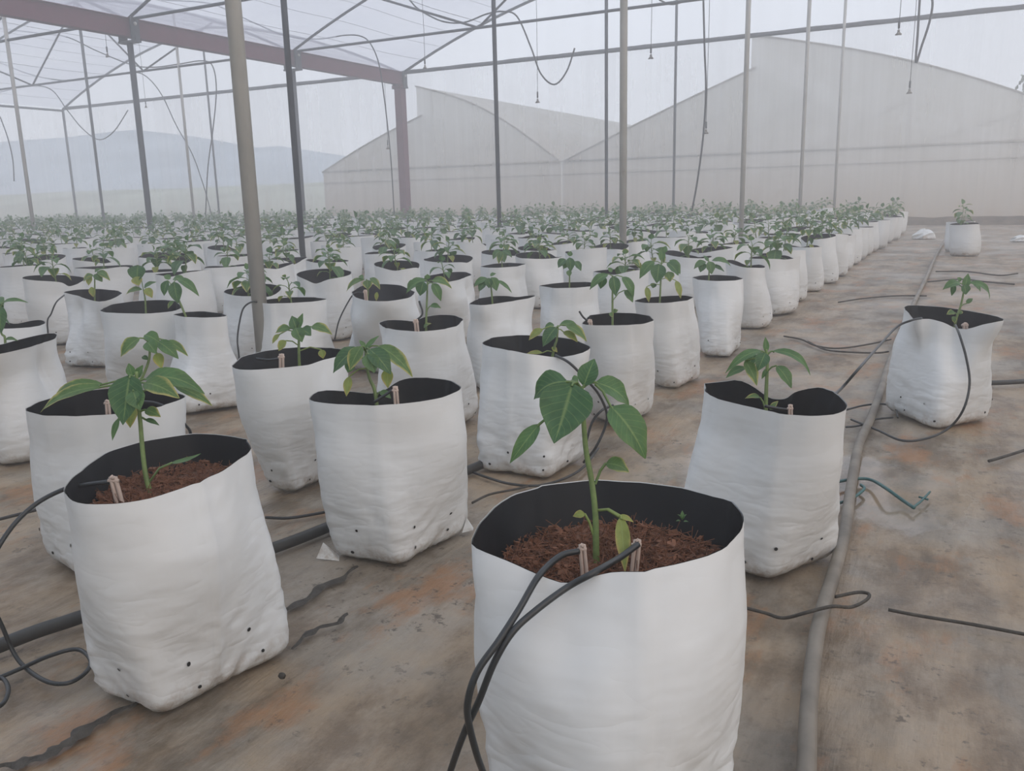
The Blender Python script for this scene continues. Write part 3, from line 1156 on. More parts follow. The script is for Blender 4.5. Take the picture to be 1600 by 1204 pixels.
def drain_holes(pt, n, zt, parent, seed, az=None):
    rg = random.Random(seed)
    mb = MB()
    for row, (t, cnt) in enumerate(((0.20, 7), (0.07, 6))):
        for c in range(cnt):
            q = 2 * pi * (c + 0.5 * row) / cnt + rg.uniform(-.15, .15) + seed
            i = int(q / (2 * pi) * n) % n
            q = 2 * pi * i / n
            tt = t + rg.uniform(-.02, .02)
            p = pt(q, i, tt)
            u = (pt(q + 0.05, (i + 1) % n, tt) - p).normalized()
            w = (pt(q, i, tt + 0.02) - p).normalized()
            nr = u.cross(w).normalized()
            n0 = len(mb.v)
            rad = rg.uniform(0.0026, 0.0038)
            for k in range(8):
                s = 2 * pi * k / 8
                mb.v.append(p + nr * 0.0016 + u * (cos(s) * rad) + w * (sin(s) * rad))
            mb.face([n0 + k for k in range(8)])
    return tag(put('drain_hole', mb, M_HOLE, parent), None, None, None, 'stuff')


def chips(cen, ring, parent, cnt, seed, name='coir_chip', soil_z=0.0):
    rg = random.Random(seed)
    mb = MB()
    for _ in range(cnt):
        e = rg.choice(ring)
        p = cen + (e - cen) * (0.93 * sqrt(rg.random()))
        p.z = cen.z + rg.uniform(-0.002, 0.009)
        s = rg.choice([0.002, 0.0025, 0.003, 0.004, 0.007]) * rg.uniform(.8, 1.2)
        mt = Matrix.Rotation(rg.uniform(0, 6), 3, Vector((rg.gauss(0, 1), rg.gauss(0, 1), rg.gauss(0, 1))).normalized())
        mb.box(p, (s * 1.5, s, s * 0.6), 0, mt)
    tag(put(name, mb, M_CHIP, parent, False), None, None, None, 'stuff')
    mb = MB()
    for _ in range(int(cnt * 1.3)):
        e = rg.choice(ring)
        p = cen + (e - cen) * (0.85 * sqrt(rg.random()))
        p.z = cen.z + rg.uniform(0.0, 0.012)
        d = Vector((rg.gauss(0, 1), rg.gauss(0, 1), rg.gauss(0, .6))).normalized() * rg.uniform(0.012, 0.038)
        b = Vector((rg.gauss(0, 1), rg.gauss(0, 1), rg.gauss(0, .4))) * 0.004
        mb.tube([p - d * .5, p + b, p + d * .5], 0.0005, 3, False)
    tag(put('coir_fibre', mb, M_FIBRE, parent), None, None, None, 'stuff')


TAKEN = []
HERO = {}


def hero(key, rim, base, label, soil=0.25, z=0.32, n=64, lev=34, wr=1.0, nchips=0, seed=1, ks=0.62):
    """rim: (px, py[, z]) picture points of the opening; base: left, front, right picture points on the ground"""
    R = [onz(p[0], p[1], p[2] if len(p) > 2 else z) for p in rim]
    if base is None:
        # foot hidden behind other bags: stand it squarely under its mouth
        c0 = centroid([tuple(p) for p in R])
        a0 = seed * 1.3
        B = [Vector((c0[0] + 0.175 * cos(a0 + k * pi / 2), c0[1] + 0.175 * sin(a0 + k * pi / 2), 0)) for k in range(4)]
    else:
        B3 = [onz(p[0], p[1], 0.0) for p in base]
        bk = B3[0] + B3[2] - B3[1]
        B = B3 + [bk]
    # keep a sensible, fairly square foot: pull corners to a common size
    c = sum(B, Vector()) / 4
    # densify and round the foot
    poly = []
    for i in range(4):
        a, b = B[i], B[(i + 1) % 4]
        for t in (0.05, 0.25, 0.5, 0.75, 0.95):
            poly.append(a + (b - a) * t)
    loc = Vector((c.x, c.y, 0))
    TAKEN.append(((c.x + sum(p.x for p in R) / len(R)) / 2, (c.y + sum(p.y for p in R) / len(R)) / 2))
    r = root('potted_pepper_plant', loc, label, 'potted plant')
    sl, ln, co, pt, cen = bag_meshes([tuple(p - loc) for p in R], [tuple(p - loc) for p in poly], seed, n, lev, soil, wr, ks)
    so = put('bag_sleeve', sl, M_BAG, r)
    put('black_lining', ln, M_LINER, r)
    c_o = put('coir', co, M_COIR, r)
    drain_holes(pt, n, z, so, seed)
    if nchips:
        chips(cen, [v.copy() for v in co.v[-n:]], c_o, nchips, seed)
    HERO[key] = (r, loc, cen + loc)
    return r


def hero_plant(key, stem, leaves, extra=0.0, rad=0.0034, minor=None):
    """stem: picture points (bottom first); leaves: (bx, by, tx, ty, width_px, mat, dd_base, dd_tip, sag[, petiole point])"""
    r, loc, cen = HERO[key]
    D = depth_of(cen) + extra
    sp = [at(x, y, D) - loc for x, y in stem]
    sp[0] = Vector((sp[0].x, sp[0].y, min(sp[0].z, cen.z - 0.01)))
    so = put('stem', MB().tube(smooth_path(sp, 4), rad, 8, True, 0, (1.2, .75)), M_STEM, r)
    for L in leaves:
        bx, by, tx, ty, wpx, mi, d0, d1, sag = L[:9]
        b = at(bx, by, D + d0) - loc
        t = at(tx, ty, D + d1) - loc
        side = Vector((0, 0, 1)) - fw * 0.9
        mb = MB()
        pet = at(L[9][0], L[9][1], D) - loc if len(L) > 9 else None
        leaf_bm(mb, b, t, 1.12 * wpx * D / F_PX, side, sag, 0, 10, 0.22, pet, 0.0017, L[10] if len(L) > 10 else 0.03, 0.025, L[11] if len(L) > 11 else 0.78)
        lf = put('leaf', mb, LM[mi], so)
        if mi == 3:
            lf['label'] = 'yellowing pepper leaf'
        elif mi == 2:
            lf['label'] = 'green pepper leaf with yellow edges'
    return so


# --- the bags that can be told apart one by one
hero('B1', [(732, 853), (748, 820), (772, 793), (801, 772), (861, 756), (929, 749), (1002, 752), (1066, 761), (1126, 778), (1150, 790), (1160, 804), (1158, 828), (1134, 857), (1098, 871),
            (1046, 883), (998, 892, .318), (957, 893, .315), (921, 901, .308), (885, 915, .295), (841, 897, .305), (788, 873, .316)],
     [(768, 1310), (955, 1420), (1146, 1290)],
     'nearest white grow bag, wide open, with two drip stakes and a tall pepper seedling', 0.270, nchips=1100, seed=1, n=80, lev=40)
hero('B2', [(97, 765, .312), (106, 751), (138, 724), (170, 704), (221, 689), (262, 682), (304, 676), (340, 678), (373, 683), (389, 692), (393, 701), (386, 710), (345, 737), (285, 762), (230, 780), (184, 787), (138, 788), (113, 783)],
     [(146, 1082), (250, 1124), (463, 1012)],
     'white grow bag leaning left at the lower left, with a bushy drooping pepper plant', 0.272, nchips=900, seed=2, n=80, lev=40)
hero('B3', [(481, 623), (490, 613), (508, 609, .315), (548, 611, .304), (578, 615, .298), (607, 608, .304), (618, 595, .318), (643, 589, .325), (680, 590, .325), (705, 593, .322), (721, 604), (716, 610), (691, 621), (658, 627), (623, 631), (578, 633), (523, 631), (490, 627)],
     [(514, 867), (625, 886), (736, 825)],
     'white grow bag at front centre left with folded foot corners and yellow-tipped leaves', 0.262, seed=3)
hero('B4', [(361, 572), (377, 557), (413, 548), (461, 542), (490, 542), (512, 543), (535, 545), (545, 552), (526, 557), (504, 562), (481, 570), (442, 574), (395, 578), (370, 577)],
     [(409, 763), (452, 771), (545, 735)],
     'white grow bag behind the front centre left one, standing by the nearest galvanised post', 0.262, seed=4)
hero('B5', [(38, 641), (57, 628), (110, 613), (167, 606), (221, 608), (278, 613), (293, 619), (271, 628), (221, 644), (170, 647), (120, 650), (63, 648)],
     [(71, 873), (130, 908), (300, 840)],
     'white grow bag directly behind the leaning bag at the lower left', 0.255, seed=5)
hero('B6', [(-48, 552), (-30, 543), (0, 538), (47, 526), (79, 519), (90, 521), (86, 529), (47, 542), (0, 553), (-30, 556)],
     [(-70, 705), (25, 733), (134, 680)],
     'white grow bag cut by the left edge of the picture', 0.25, seed=6)
hero('B7', [(155, 485), (175, 475), (212, 470), (250, 468), (275, 470), (284, 480), (272, 486), (232, 490), (190, 489), (165, 488)],
     None,
     'white grow bag with a slanting dark mouth, behind the lower left pair', 0.25, seed=7, ks=0.3)
hero('B7b', [(270, 491), (290, 487), (318, 486), (345, 489), (356, 493), (345, 495), (318, 496), (288, 495)],
     None,
     'white grow bag with an almost closed mouth, right beside the slanting mouth bag', 0.25, seed=28, ks=0.25)
hero('B9', [(752, 535), (770, 526), (813, 523), (863, 525), (896, 530), (926, 542), (912, 550, .315), (879, 560, .295), (861, 557, .30), (829, 553, .312), (790, 546), (760, 540)],
     [(743, 732), (856, 749), (915, 715)],
     'white grow bag with a sagging front lip, just behind the tallest seedling', 0.25, seed=9, wr=1.5)
hero('B10', [(908, 506), (922, 492), (955, 488), (992, 489), (1015, 493), (1022, 500), (1005, 506), (967, 508), (930, 508)],
     [(917, 650), (970, 667), (1022, 642)],
     'white grow bag behind and right of the sagging lip bag, with hanging leaves', 0.255, seed=10)
hero('B11', [(990, 470), (1005, 465), (1042, 462), (1070, 461), (1084, 464), (1075, 469), (1042, 473), (1005, 473)],
     [(1012, 598), (1052, 609), (1096, 590)],
     'white grow bag fifth in the row edging the aisle, foot leaning right', 0.255, seed=11)
hero('B12', [(1081, 433), (1095, 430), (1119, 429), (1150, 431), (1162, 435), (1150, 438), (1119, 439), (1092, 437)],
     [(1095, 553), (1134, 562), (1159, 542)],
     'upright white grow bag with a short dark mouth, sixth in the row edging the aisle', 0.26, seed=12)
hero('B17', [(1090, 596), (1106, 602, .322), (1124, 600), (1146, 589, .335), (1175, 601, .32), (1200, 622, .30), (1223, 624, .30), (1245, 612, .325), (1278, 602, .335), (1310, 615, .33), (1325, 632), (1321, 641), (1303, 648), (1267, 650), (1230, 647), (1197, 641), (1161, 633), (1120, 623), (1100, 610)],
     [(1038, 860), (1208, 909), (1311, 866)],
     'white grow bag right of the nearest bag, its back lip sagging in the middle', 0.262, seed=17)
hero('B18', [(1413, 480), (1418, 476), (1470, 479), (1519, 486), (1550, 492), (1576, 500), (1548, 502, .315), (1528, 508, .30), (1509, 518, .28), (1493, 512, .285), (1470, 502, .305), (1450, 497, .312), (1428, 499, .31)],
     [(1381, 638), (1460, 671), (1549, 655)],
     'lone white grow bag on the right in the aisle with a crumpled front lip', 0.25, seed=18, wr=1.15)
hero('B20', [(591, 504), (605, 499), (630, 500), (647, 502, .312), (662, 495), (685, 491), (710, 492), (724, 499), (715, 509), (687, 515), (655, 518), (617, 515), (600, 511)],
     None,
     'white grow bag in the centre left with a pale stake hooked on its front lip', 0.258, seed=20)
hero('B21', [(549, 456), (567, 445), (592, 443), (625, 445), (649, 456), (640, 465), (605, 471), (575, 470), (555, 464)],
     None,
     'wide mouthed white grow bag with few leaves, behind the hooked stake bag', 0.25, seed=21)
TAKEN.append((-2.36, 3.26))
hero('B22', [(655, 437), (672, 430), (700, 425), (727, 424), (737, 429), (717, 437), (692, 442), (668, 441)],
     None,
     'white grow bag with a tilted black mouth, left of the dark middle post', 0.25, seed=22)
hero('B23', [(731, 475), (747, 466), (772, 462), (797, 462), (807, 465, .312), (825, 461), (840, 461), (825, 466), (795, 471), (755, 477)],
     None,
     'white grow bag left of the sagging lip bag, with a notch in its back lip', 0.255, seed=23)
hero('B24', [(841, 446), (860, 443), (880, 441), (915, 440), (935, 442), (925, 447), (905, 449), (867, 450)],
     None,
     'white grow bag behind the sagging lip bag with a thin dark mouth', 0.26, seed=24)
hero('B8', [(97, 456), (120, 452), (155, 451), (185, 454), (192, 458), (176, 466, .31), (160, 473, .295), (140, 468, .30), (118, 461, .312)],
     None,
     'crumpled white grow bag with a deep notch in its front lip, at the left', 0.245, seed=8, wr=1.4)
hero('B26', [(395, 472), (420, 467), (455, 464), (490, 464), (513, 467), (490, 471), (455, 473), (420, 474)],
     None,
     'white grow bag with a slit like mouth behind the nearest galvanised post', 0.26, seed=26, ks=0.2)
hero('B25', [(750, 416), (770, 412), (795, 410), (822, 412), (808, 416), (780, 418), (762, 418)],
     None,
     'white grow bag with a low leafy plant, right of the dark middle post', 0.26, seed=25)


# --- their plants
hero_plant('B1', [(932, 892), (931, 840), (930, 799), (924, 749), (916, 706), (912, 659), (911, 626), (908, 606)], [
    (895, 598, 866, 694, 74, 1, -.03, -.06, -.03, (908, 608), -.04, .66),
    (886, 596, 833, 622, 44, 1, -.01, 0.0, .22, (908, 606), .06, .7),
    (843, 662, 796, 723, 24, 0, -.04, -.05, .03, (872, 656)),
    (912, 603, 929, 560, 30, 1, 0, 0.01, .06, (909, 607)),
    (930, 597, 984, 634, 40, 0, .01, .03, .14, (910, 606)),
    (954, 634, 1009, 716, 50, 0, -.01, -.02, .12, (930, 600), .02, .7),
    (946, 724, 983, 737, 26, 2, 0, 0, .18, (930, 756)),
    (970, 806, 977, 893, 21, 3, -.02, -.05, .02, (933, 797)),
    (966, 806, 990, 815, 9, 3, -.02, -.02, .12, (933, 797)),
    (914, 803, 895, 806, 13, 3, 0, 0, .1, (928, 838)),
    (893, 595, 905, 603, 22, 0, .02, .03, .2, (908, 606)),
], rad=0.0036)
hero_plant('B2', [(236, 766), (231, 756), (226, 732), (222, 695), (219, 657), (216, 632), (214, 600), (213, 580)], [
    (203, 586, 193, 664, 48, 1, -.03, -.05, .02, (215, 600), -.02, .7),
    (226, 592, 320, 610, 33, 0, .0, .02, .20, (215, 600), .10),
    (225, 598, 280, 621, 31, 2, -.02, -.03, .14, (215, 605)),
    (272, 602, 332, 633, 19, 2, .03, .05, .10, (217, 615)),
    (160, 604, 60, 641, 22, 2, .0, .0, .12, (214, 612), .05),
    (162, 600, 78, 627, 18, 2, .03, .05, .18, (214, 610), .05),
    (207, 588, 201, 567, 13, 0, 0, 0, .05, (213, 596)),
    (215, 590, 223, 570, 14, 0, .01, .01, .05, (213, 596)),
    (208, 610, 219, 640, 26, 0, -.04, -.05, .06, (214, 604)),
    (207, 634, 203, 668, 20, 3, -.01, -.02, .05, (217, 640)),
    (227, 640, 251, 651, 17, 2, 0, 0, .12, (218, 645)),
    (227, 655, 249, 664, 8, 1, 0, 0, .12, (219, 652)),
    (186, 653, 175, 688, 10, 0, .01, .0, .05, (216, 636)),
    (266, 724, 314, 707, 9, 0, -.01, .03, -.06, (234, 752)),
], rad=0.0034)
hero_plant('B5', [(205, 640), (212, 610), (222, 590), (232, 565), (234, 545), (231, 528)], [
    (218, 528, 188, 557, 24, 2, -.02, -.03, .10, (232, 534)),
    (230, 534, 244, 552, 20, 0, -.02, -.03, .1),
    (226, 523, 250, 536, 20, 0, 0, 0, .15, (231, 530)),
    (246, 533, 279, 560, 20, 0, .0, .0, .12, (232, 532)),
    (260, 532, 294, 556, 13, 2, .02, .03, .14, (232, 532)),
    (245, 551, 253, 576, 15, 3, 0, -.01, .05, (234, 548)),
    (222, 557, 232, 562, 8, 1, 0, 0, .1),
], rad=.0028)
hero_plant('B3', [(590, 630), (586, 612), (578, 592), (573, 572), (571, 545)], [
    (571, 545, 592, 524, 9, 0, 0, 0, .04), (571, 543, 561, 531, 7, 0, 0, 0, .04),
    (562, 544, 520, 582, 27, 1, 0, -.01, .14, (571, 548)),
    (565, 541, 546, 578, 23, 2, -.03, -.04, .08, (571, 548)),
    (577, 545, 611, 584, 29, 1, -.03, -.04, .10, (571, 548)),
    (590, 540, 645, 588, 24, 2, .0, .0, .16, (572, 546)),
    (605, 576, 606, 606, 17, 3, .0, -.01, .03, (574, 560)),
    (551, 565, 543, 582, 18, 0, .02, .02, .05, (572, 560)),
    (575, 552, 585, 582, 24, 0, -.04, -.05, .05, (572, 550)),
    (546, 588, 541, 619, 13, 3, -.01, -.02, .04, (574, 575)),
    (593, 612, 611, 622, 12, 0, 0, 0, .15, (588, 622)),
])
hero_plant('B4', [(467, 574), (467, 550), (467, 532), (466, 514)], [
    (466, 514, 473, 489, 11, 0, 0, 0, .05), (464, 516, 456, 493, 17, 1, 0, 0, .06),
    (470, 514, 486, 524, 20, 1, -.01, -.02, .1, (466, 520)),
    (486, 510, 519, 522, 17, 2, 0, 0, .15, (467, 517)),
    (454, 513, 430, 520, 16, 2, 0, 0, .14, (466, 518)),
    (437, 522, 425, 537, 9, 3, .02, .02, .08, (462, 518)),
    (447, 532, 435, 548, 15, 3, -.01, -.01, .08, (467, 540)),
    (502, 546, 505, 560, 11, 3, .0, 0, .06, (468, 548)),
    (462, 512, 472, 534, 20, 0, -.02, -.03, .06),
])
hero_plant('B9', [(858, 556), (866, 543), (870, 530), (872, 508)], [
    (869, 511, 848, 541, 20, 1, -.02, -.03, .08, (872, 512)),
    (848, 514, 826, 531, 13, 3, 0, 0, .1, (871, 512)),
    (884, 508, 917, 533, 17, 2, 0, 0, .15, (872, 510)),
    (874, 507, 907, 514, 14, 0, .02, .02, .18),
    (880, 518, 903, 534, 13, 3, .01, .0, .1, (872, 514)),
    (866, 508, 850, 514, 12, 0, .02, .03, .15),
    (848, 551, 822, 552, 8, 3, 0, 0, .06, (862, 549)),
    (862, 542, 871, 550, 8, 3, 0, 0, .05),
], rad=.0036)
hero_plant('B17', [(1197, 648), (1197, 620), (1198, 590), (1199, 564), (1197, 545)], [
    (1197, 550, 1196, 526, 9, 0, 0, 0, .03),
    (1190, 548, 1133, 582, 15, 0, 0, -.01, .20, (1198, 555)),
    (1180, 552, 1167, 574, 15, 1, .02, .02, .1, (1198, 556)),
    (1196, 551, 1184, 579, 20, 1, -.03, -.04, .08),
    (1164, 563, 1183, 602, 19, 2, -.01, -.02, .08, (1197, 566)),
    (1165, 574, 1134, 590, 13, 0, .01, .01, .15, (1197, 570)),
    (1206, 548, 1267, 585, 15, 0, 0, -.01, .24, (1198, 556)),
    (1213, 571, 1237, 606, 20, 0, -.01, -.02, .10, (1199, 580)),
    (1188, 621, 1164, 622, 9, 2, 0, 0, .2, (1196, 640)),
    (1203, 640, 1216, 626, 8, 2, 0, 0, .1),
    (1200, 575, 1190, 592, 7, 0, 0, 0, .1),
])
hero_plant('B18', [(1490, 508), (1495, 495), (1500, 481), (1504, 465), (1507, 448)], [
    (1507, 450, 1513, 427, 11, 0, 0, 0, .05),
    (1500, 442, 1473, 452, 14, 0, 0, 0, .20, (1507, 448)),
    (1490, 444, 1487, 462, 8, 1, .02, .02, .1, (1506, 450)),
    (1513, 441, 1547, 466, 13, 0, 0, 0, .24, (1507, 448)),
    (1506, 445, 1509, 460, 15, 1, -.03, -.03, .08),
    (1520, 443, 1532, 455, 11, 0, .03, .03, .15, (1507, 448)),
    (1500, 440, 1496, 433, 9, 0, .03, .03, .1),
    (1510, 474, 1520, 466, 7, 0, 0, 0, .1, (1500, 480)),
    (1492, 488, 1479, 491, 10, 2, 0, 0, .15, (1496, 494)),
    (1497, 490, 1504, 486, 8, 2, 0, 0, .15),
    (1488, 494, 1492, 505, 9, 2, -.01, -.01, .1),
])
hero_plant('B10', [(957, 512), (957, 480), (957, 455), (957, 430)], [
    (958, 431, 962, 462, 17, 1, -.03, -.03, .06), (950, 428, 921, 452, 15, 0, 0, 0, .15, (957, 432)),
    (944, 432, 938, 451, 14, 1, .02, .02, .1), (972, 432, 990, 464, 15, 0, 0, 0, .16, (957, 433)),
    (976, 453, 989, 472, 14, 0, .01, .01, .1, (957, 470)), (956, 425, 950, 418, 8, 0, 0, 0, .05),
    (958, 488, 966, 484, 8, 2, 0, 0, .1), (952, 489, 958, 495, 8, 2, -.02, -.02, .1)])
hero_plant('B11', [(1030, 472), (1032, 448), (1033, 420), (1034, 405)], [
    (1030, 412, 1026, 442, 22, 1, -.02, -.03, .06), (1022, 408, 999, 435, 16, 0, 0, 0, .14, (1033, 412)),
    (1042, 410, 1060, 430, 18, 1, -.01, -.01, .14, (1033, 412)), (1046, 406, 1063, 428, 14, 0, .02, .02, .15),
    (1044, 424, 1047, 440, 15, 2, -.02, -.02, .06), (1056, 438, 1064, 466, 10, 3, 0, 0, .05, (1033, 436)),
    (1010, 448, 1014, 472, 9, 3, 0, 0, .05, (1032, 445)), (1022, 442, 1020, 450, 9, 1, 0, 0, .05),
    (1034, 408, 1034, 385, 10, 0, 0, 0, .03), (1036, 395, 1041, 384, 10, 0, 0, 0, .05)])
hero_plant('B12', [(1107, 437), (1108, 420), (1107, 406)], [
    (1107, 408, 1099, 399, 7, 1, 0, 0, .03), (1103, 409, 1084, 420, 11, 0, 0, 0, .2),
    (1108, 408, 1112, 428, 14, 0, -.02, -.02, .05), (1112, 407, 1142, 415, 11, 0, 0, 0, .2),
    (1100, 410, 1094, 425, 12, 1, -.01, -.01, .08), (1112, 415, 1132, 424, 9, 1, .01, .01, .1)])
hero_plant('B20', [(664, 520), (666, 500), (667, 470), (668, 440)], [
    (666, 437, 634, 458, 17, 0, 0, 0, .18, (668, 441)), (662, 440, 656, 462, 18, 1, -.02, -.02, .06),
    (668, 436, 668, 428, 9, 0, 0, 0, .05), (674, 438, 706, 450, 14, 2, 0, 0, .2, (668, 442)),
    (676, 442, 689, 470, 14, 0, -.01, -.01, .12, (668, 444)), (672, 478, 689, 481, 10, 0, 0, 0, .15, (667, 486)),
    (652, 440, 636, 452, 14, 1, .02, .02, .15), (662, 512, 674, 505, 6, 2, 0, 0, .2)])
hero_plant('B21', [(572, 470), (575, 455), (574, 440), (572, 436)], [
    (570, 436, 541, 455, 11, 2, 0, 0, .2), (574, 437, 575, 452, 14, 2, -.02, -.02, .06),
    (578, 434, 594, 452, 10, 2, 0, 0, .2), (568, 434, 560, 432, 8, 0, 0, 0, .1), (589, 456, 588, 470, 6, 3, 0, 0, .04)])
hero_plant('B23', [(770, 472), (768, 455), (765, 436)], [
    (762, 435, 740, 448, 12, 0, 0, 0, .15), (759, 440, 748, 455, 12, 1, -.01, -.01, .1), (766, 431, 775, 427, 7, 0, 0, 0, .1),
    (768, 433, 776, 454, 15, 0, -.01, -.01, .1), (776, 438, 800, 457, 7, 0, 0, 0, .12), (764, 434, 764, 450, 12, 1, -.02, -.02, .05)])
hero_plant('B24', [(889, 448), (890, 435), (890, 405)], [
    (890, 408, 880, 420, 12, 0, 0, 0, .1), (890, 402, 892, 424, 13, 1, -.01, -.01, .05), (884, 405, 872, 418, 13, 1, 0, 0, .15),
    (898, 408, 908, 423, 11, 1, 0, 0, .1, (890, 412)), (888, 422, 890, 432, 8, 0, -.01, -.01, .05), (890, 400, 892, 392, 8, 0, 0, 0, .05)])
hero_plant('B8', [(146, 468), (148, 445), (148, 430)], [
    (146, 430, 130, 440, 13, 2, 0, 0, .15), (148, 428, 160, 440, 12, 0, 0, 0, .12), (152, 424, 172, 438, 11, 2, 0, 0, .18),
    (142, 430, 138, 446, 11, 3, -.01, -.01, .05), (143, 448, 146, 464, 9, 3, 0, 0, .05), (148, 425, 158, 420, 8, 0, 0, 0, .1)])
hero_plant('B7', [(226, 490), (227, 470), (224, 452)], [
    (216, 414, 214, 440, 26, 1, -.01, -.02, .05, (224, 452)), (222, 452, 196, 460, 11, 2, 0, 0, .15), (228, 450, 238, 465, 12, 3, 0, 0, .1),
    (212, 432, 217, 446, 15, 3, -.02, -.02, .05), (225, 450, 244, 440, 10, 0, .02, .02, .1)])
hero_plant('B7b', [(300, 495), (280, 470), (272, 458), (268, 445)], [
    (262, 438, 256, 462, 14, 1, 0, 0, .08, (268, 446)), (272, 440, 278, 474, 19, 1, -.02, -.02, .05), (278, 436, 311, 462, 14, 0, .01, .01, .2, (269, 444)),
    (270, 436, 292, 440, 12, 0, .03, .03, .2), (266, 436, 256, 430, 10, 0, .02, .02, .1), (272, 470, 262, 482, 8, 2, 0, 0, .1)])
hero_plant('B6', [(4, 548), (8, 530), (3, 522), (-4, 505)], [
    (0, 478, 2, 520, 22, 1, 0, -.01, .05, (-4, 505)), (4, 473, 44, 472, 8, 0, 0, 0, .15, (-4, 500)), (8, 531, 28, 532, 7, 0, 0, 0, .2),
    (-8, 500, -40, 515, 25, 0, 0, 0, .2)])
hero_plant('B25', [(785, 416), (784, 405), (783, 392)], [
    (782, 392, 770, 405, 11, 0, 0, 0, .2), (784, 392, 800, 402, 10, 1, 0, 0, .2), (783, 392, 779, 412, 9, 2, -.02, -.02, .08),
    (785, 393, 788, 410, 10, 0, -.02, -.02, .08), (783, 388, 783, 380, 6, 0, 0, 0, .1)])
rg = random.Random(31)
for key in ('B22', 'B26'):
    r, loc, cen = HERO[key]
    plant_parts(rg, 0.13, 8, 0.075, 0.3, r, cen - loc)

# torn foot corners of the front centre left bag
r, loc, cen = HERO['B3']
for (a, b, c) in (((494, 872), (505, 847), (530, 876)), ((722, 832), (729, 808), (739, 828))):
    d = depth_of(onz(a[0], a[1]))
    mb = MB()
    p = [at(q[0], q[1], d) - loc for q in (a, b, c)]
    m_ = (p[0] + p[1] + p[2]) / 3 + fw * 0.012
    mb.v += p + [m_, p[2] + fw * 0.03]
    mb.face((0, 2, 1))
    mb.face((1, 2, 4))
    mb.face((0, 1, 3))
    put('foot_corner', mb, M_BAG, r, False)

# small weed in the nearest bag
r, loc, cen = HERO['B1']
mb = MB()
D = depth_of(cen) + 0.07
for (bx, by, tx, ty) in ((1066, 812, 1058, 803), (1066, 812, 1073, 803), (1066, 812, 1066, 797), (1064, 814, 1056, 814), (1068, 815, 1076, 815)):
    leaf_bm(mb, at(bx, by, D) - loc, at(tx, ty, D) - loc, 0.006, (0, 0, 1), 0.1, 0, 4)
put('weed_sprout', mb, M_LEAF, r)

# ------------------------------------------------------------------ the rows of bags
ROWS = []
prng = random.Random(12)
rows_x = [-1.03, -1.57, -2.43, -2.95, -3.72, -4.28]
while rows_x[-1] > -23.6:
    rows_x += [rows_x[-2] - 1.42, rows_x[-1] - 1.42]
ordinal = ['first', 'second', 'third', 'fourth', 'fifth', 'sixth', 'seventh', 'eighth', 'ninth', 'tenth', 'eleventh', 'twelfth', 'thirteenth', 'fourteenth',
           'fifteenth', 'sixteenth', 'seventeenth', 'eighteenth', 'nineteenth', 'twentieth', 'twenty-first', 'twenty-second', 'twenty-third', 'twenty-fourth', 'twenty-fifth', 'twenty-sixth', 'twenty-seventh',
           'twenty-eighth', 'twenty-ninth', 'thirtieth', 'thirty-first', 'thirty-second', 'thirty-third', 'thirty-fourth', 'thirty-fifth', 'thirty-sixth']
POSTS = [(-2.44, y) for y in GRID_Y] + [(-5.75, y) for y in GRID_Y] + [(-15.95, 10.56), (-16, 14.55), (-19.15, 14.55), (XB, 10.56), (XB, 14.55), (XB, 6.53)]
spots = []
for k, rx in enumerate(rows_x):
    if abs(rx - XB) < 0.3:
        continue
    y0 = 0.28 + (0.0 if k % 2 == 0 else 0.27)
    yend = 14.9 if k == 0 else (15.2 if k == 1 else 17.4)
    y = y0
    idx = 0
    ylist = []
    if k == 0:
        y = 4.62
    elif k == 1:
        y = 4.15
    while y < yend:
        x_, y_ = rx + prng.uniform(-.035, .035), y + prng.uniform(-.03, .03)
        y += 0.60
        if any((x_ - a) ** 2 + (y_ - b) ** 2 < 0.35 ** 2 for a, b in TAKEN):
            continue
        if any((x_ - a) ** 2 + (y_ - b) ** 2 < 0.24 ** 2 for a, b in POSTS):
            y_ += 0.22
            y += 0.1
        px, py = pix((x_, y_, 0.35))
        if px < -60 or px > 1660:
            continue
        if (Vector((x_, y_, 0)) - Vector((0, 0, 0))).length < 1.2:
            continue
        spots.append([depth_of((x_, y_, 0.3)), x_, y_, k, idx])
        idx += 1
spots.append([depth_of((-0.03, 10.12, .3)), -0.03, 10.12, -1, 0])
spots.append([depth_of((-0.10, 10.75, .3)), -0.10, 10.75, -1, 1])
spots.sort()
NEAR, MID = 75, 300 - len(HERO)


def std_bag(seed, n, lev):
    rg = random.Random(seed)
    rot = rg.uniform(-.4, .4)
    hh = rg.uniform(0.30, 0.335)
    el = rg.choice([1.0, 1.1, 0.9, 0.8, 0.72, 0.6, 0.5, 0.85])
    rim = []
    dips = [(rg.uniform(0, 6.28), rg.uniform(0.0, 0.055), rg.uniform(0.28, 0.5)) for _ in range(2)]
    ox, oy = rg.uniform(-.018, .018), rg.uniform(-.018, .018)
    tilt, td = rg.uniform(0, 0.02), rg.uniform(0, 6.28)
    for i in range(20):
        q = 2 * pi * i / 20
        r = 0.143
        z = hh + tilt * cos(q - td)
        for (a, dd, wd) in dips:
            e = exp(-(((q - a + pi) % (2 * pi) - pi) / wd) ** 2)
            r -= dd * 0.8 * e
            z -= dd * 0.7 * e
        rim.append((ox + cos(q) * r * el ** -0.5 * 1.0, oy + sin(q) * r * el ** 0.5, z))
    base = []
    for i in range(20):
        q = 2 * pi * i / 20
        s = (abs(cos(q)) ** 3.2 + abs(sin(q)) ** 3.2) ** (-1 / 3.2)
        base.append((cos(q + rot) * 0.132 * s, sin(q + rot) * 0.132 * s, 0))
    return bag_meshes(rim, base, seed, n, lev, 0.25, 1.0) + (hh,)


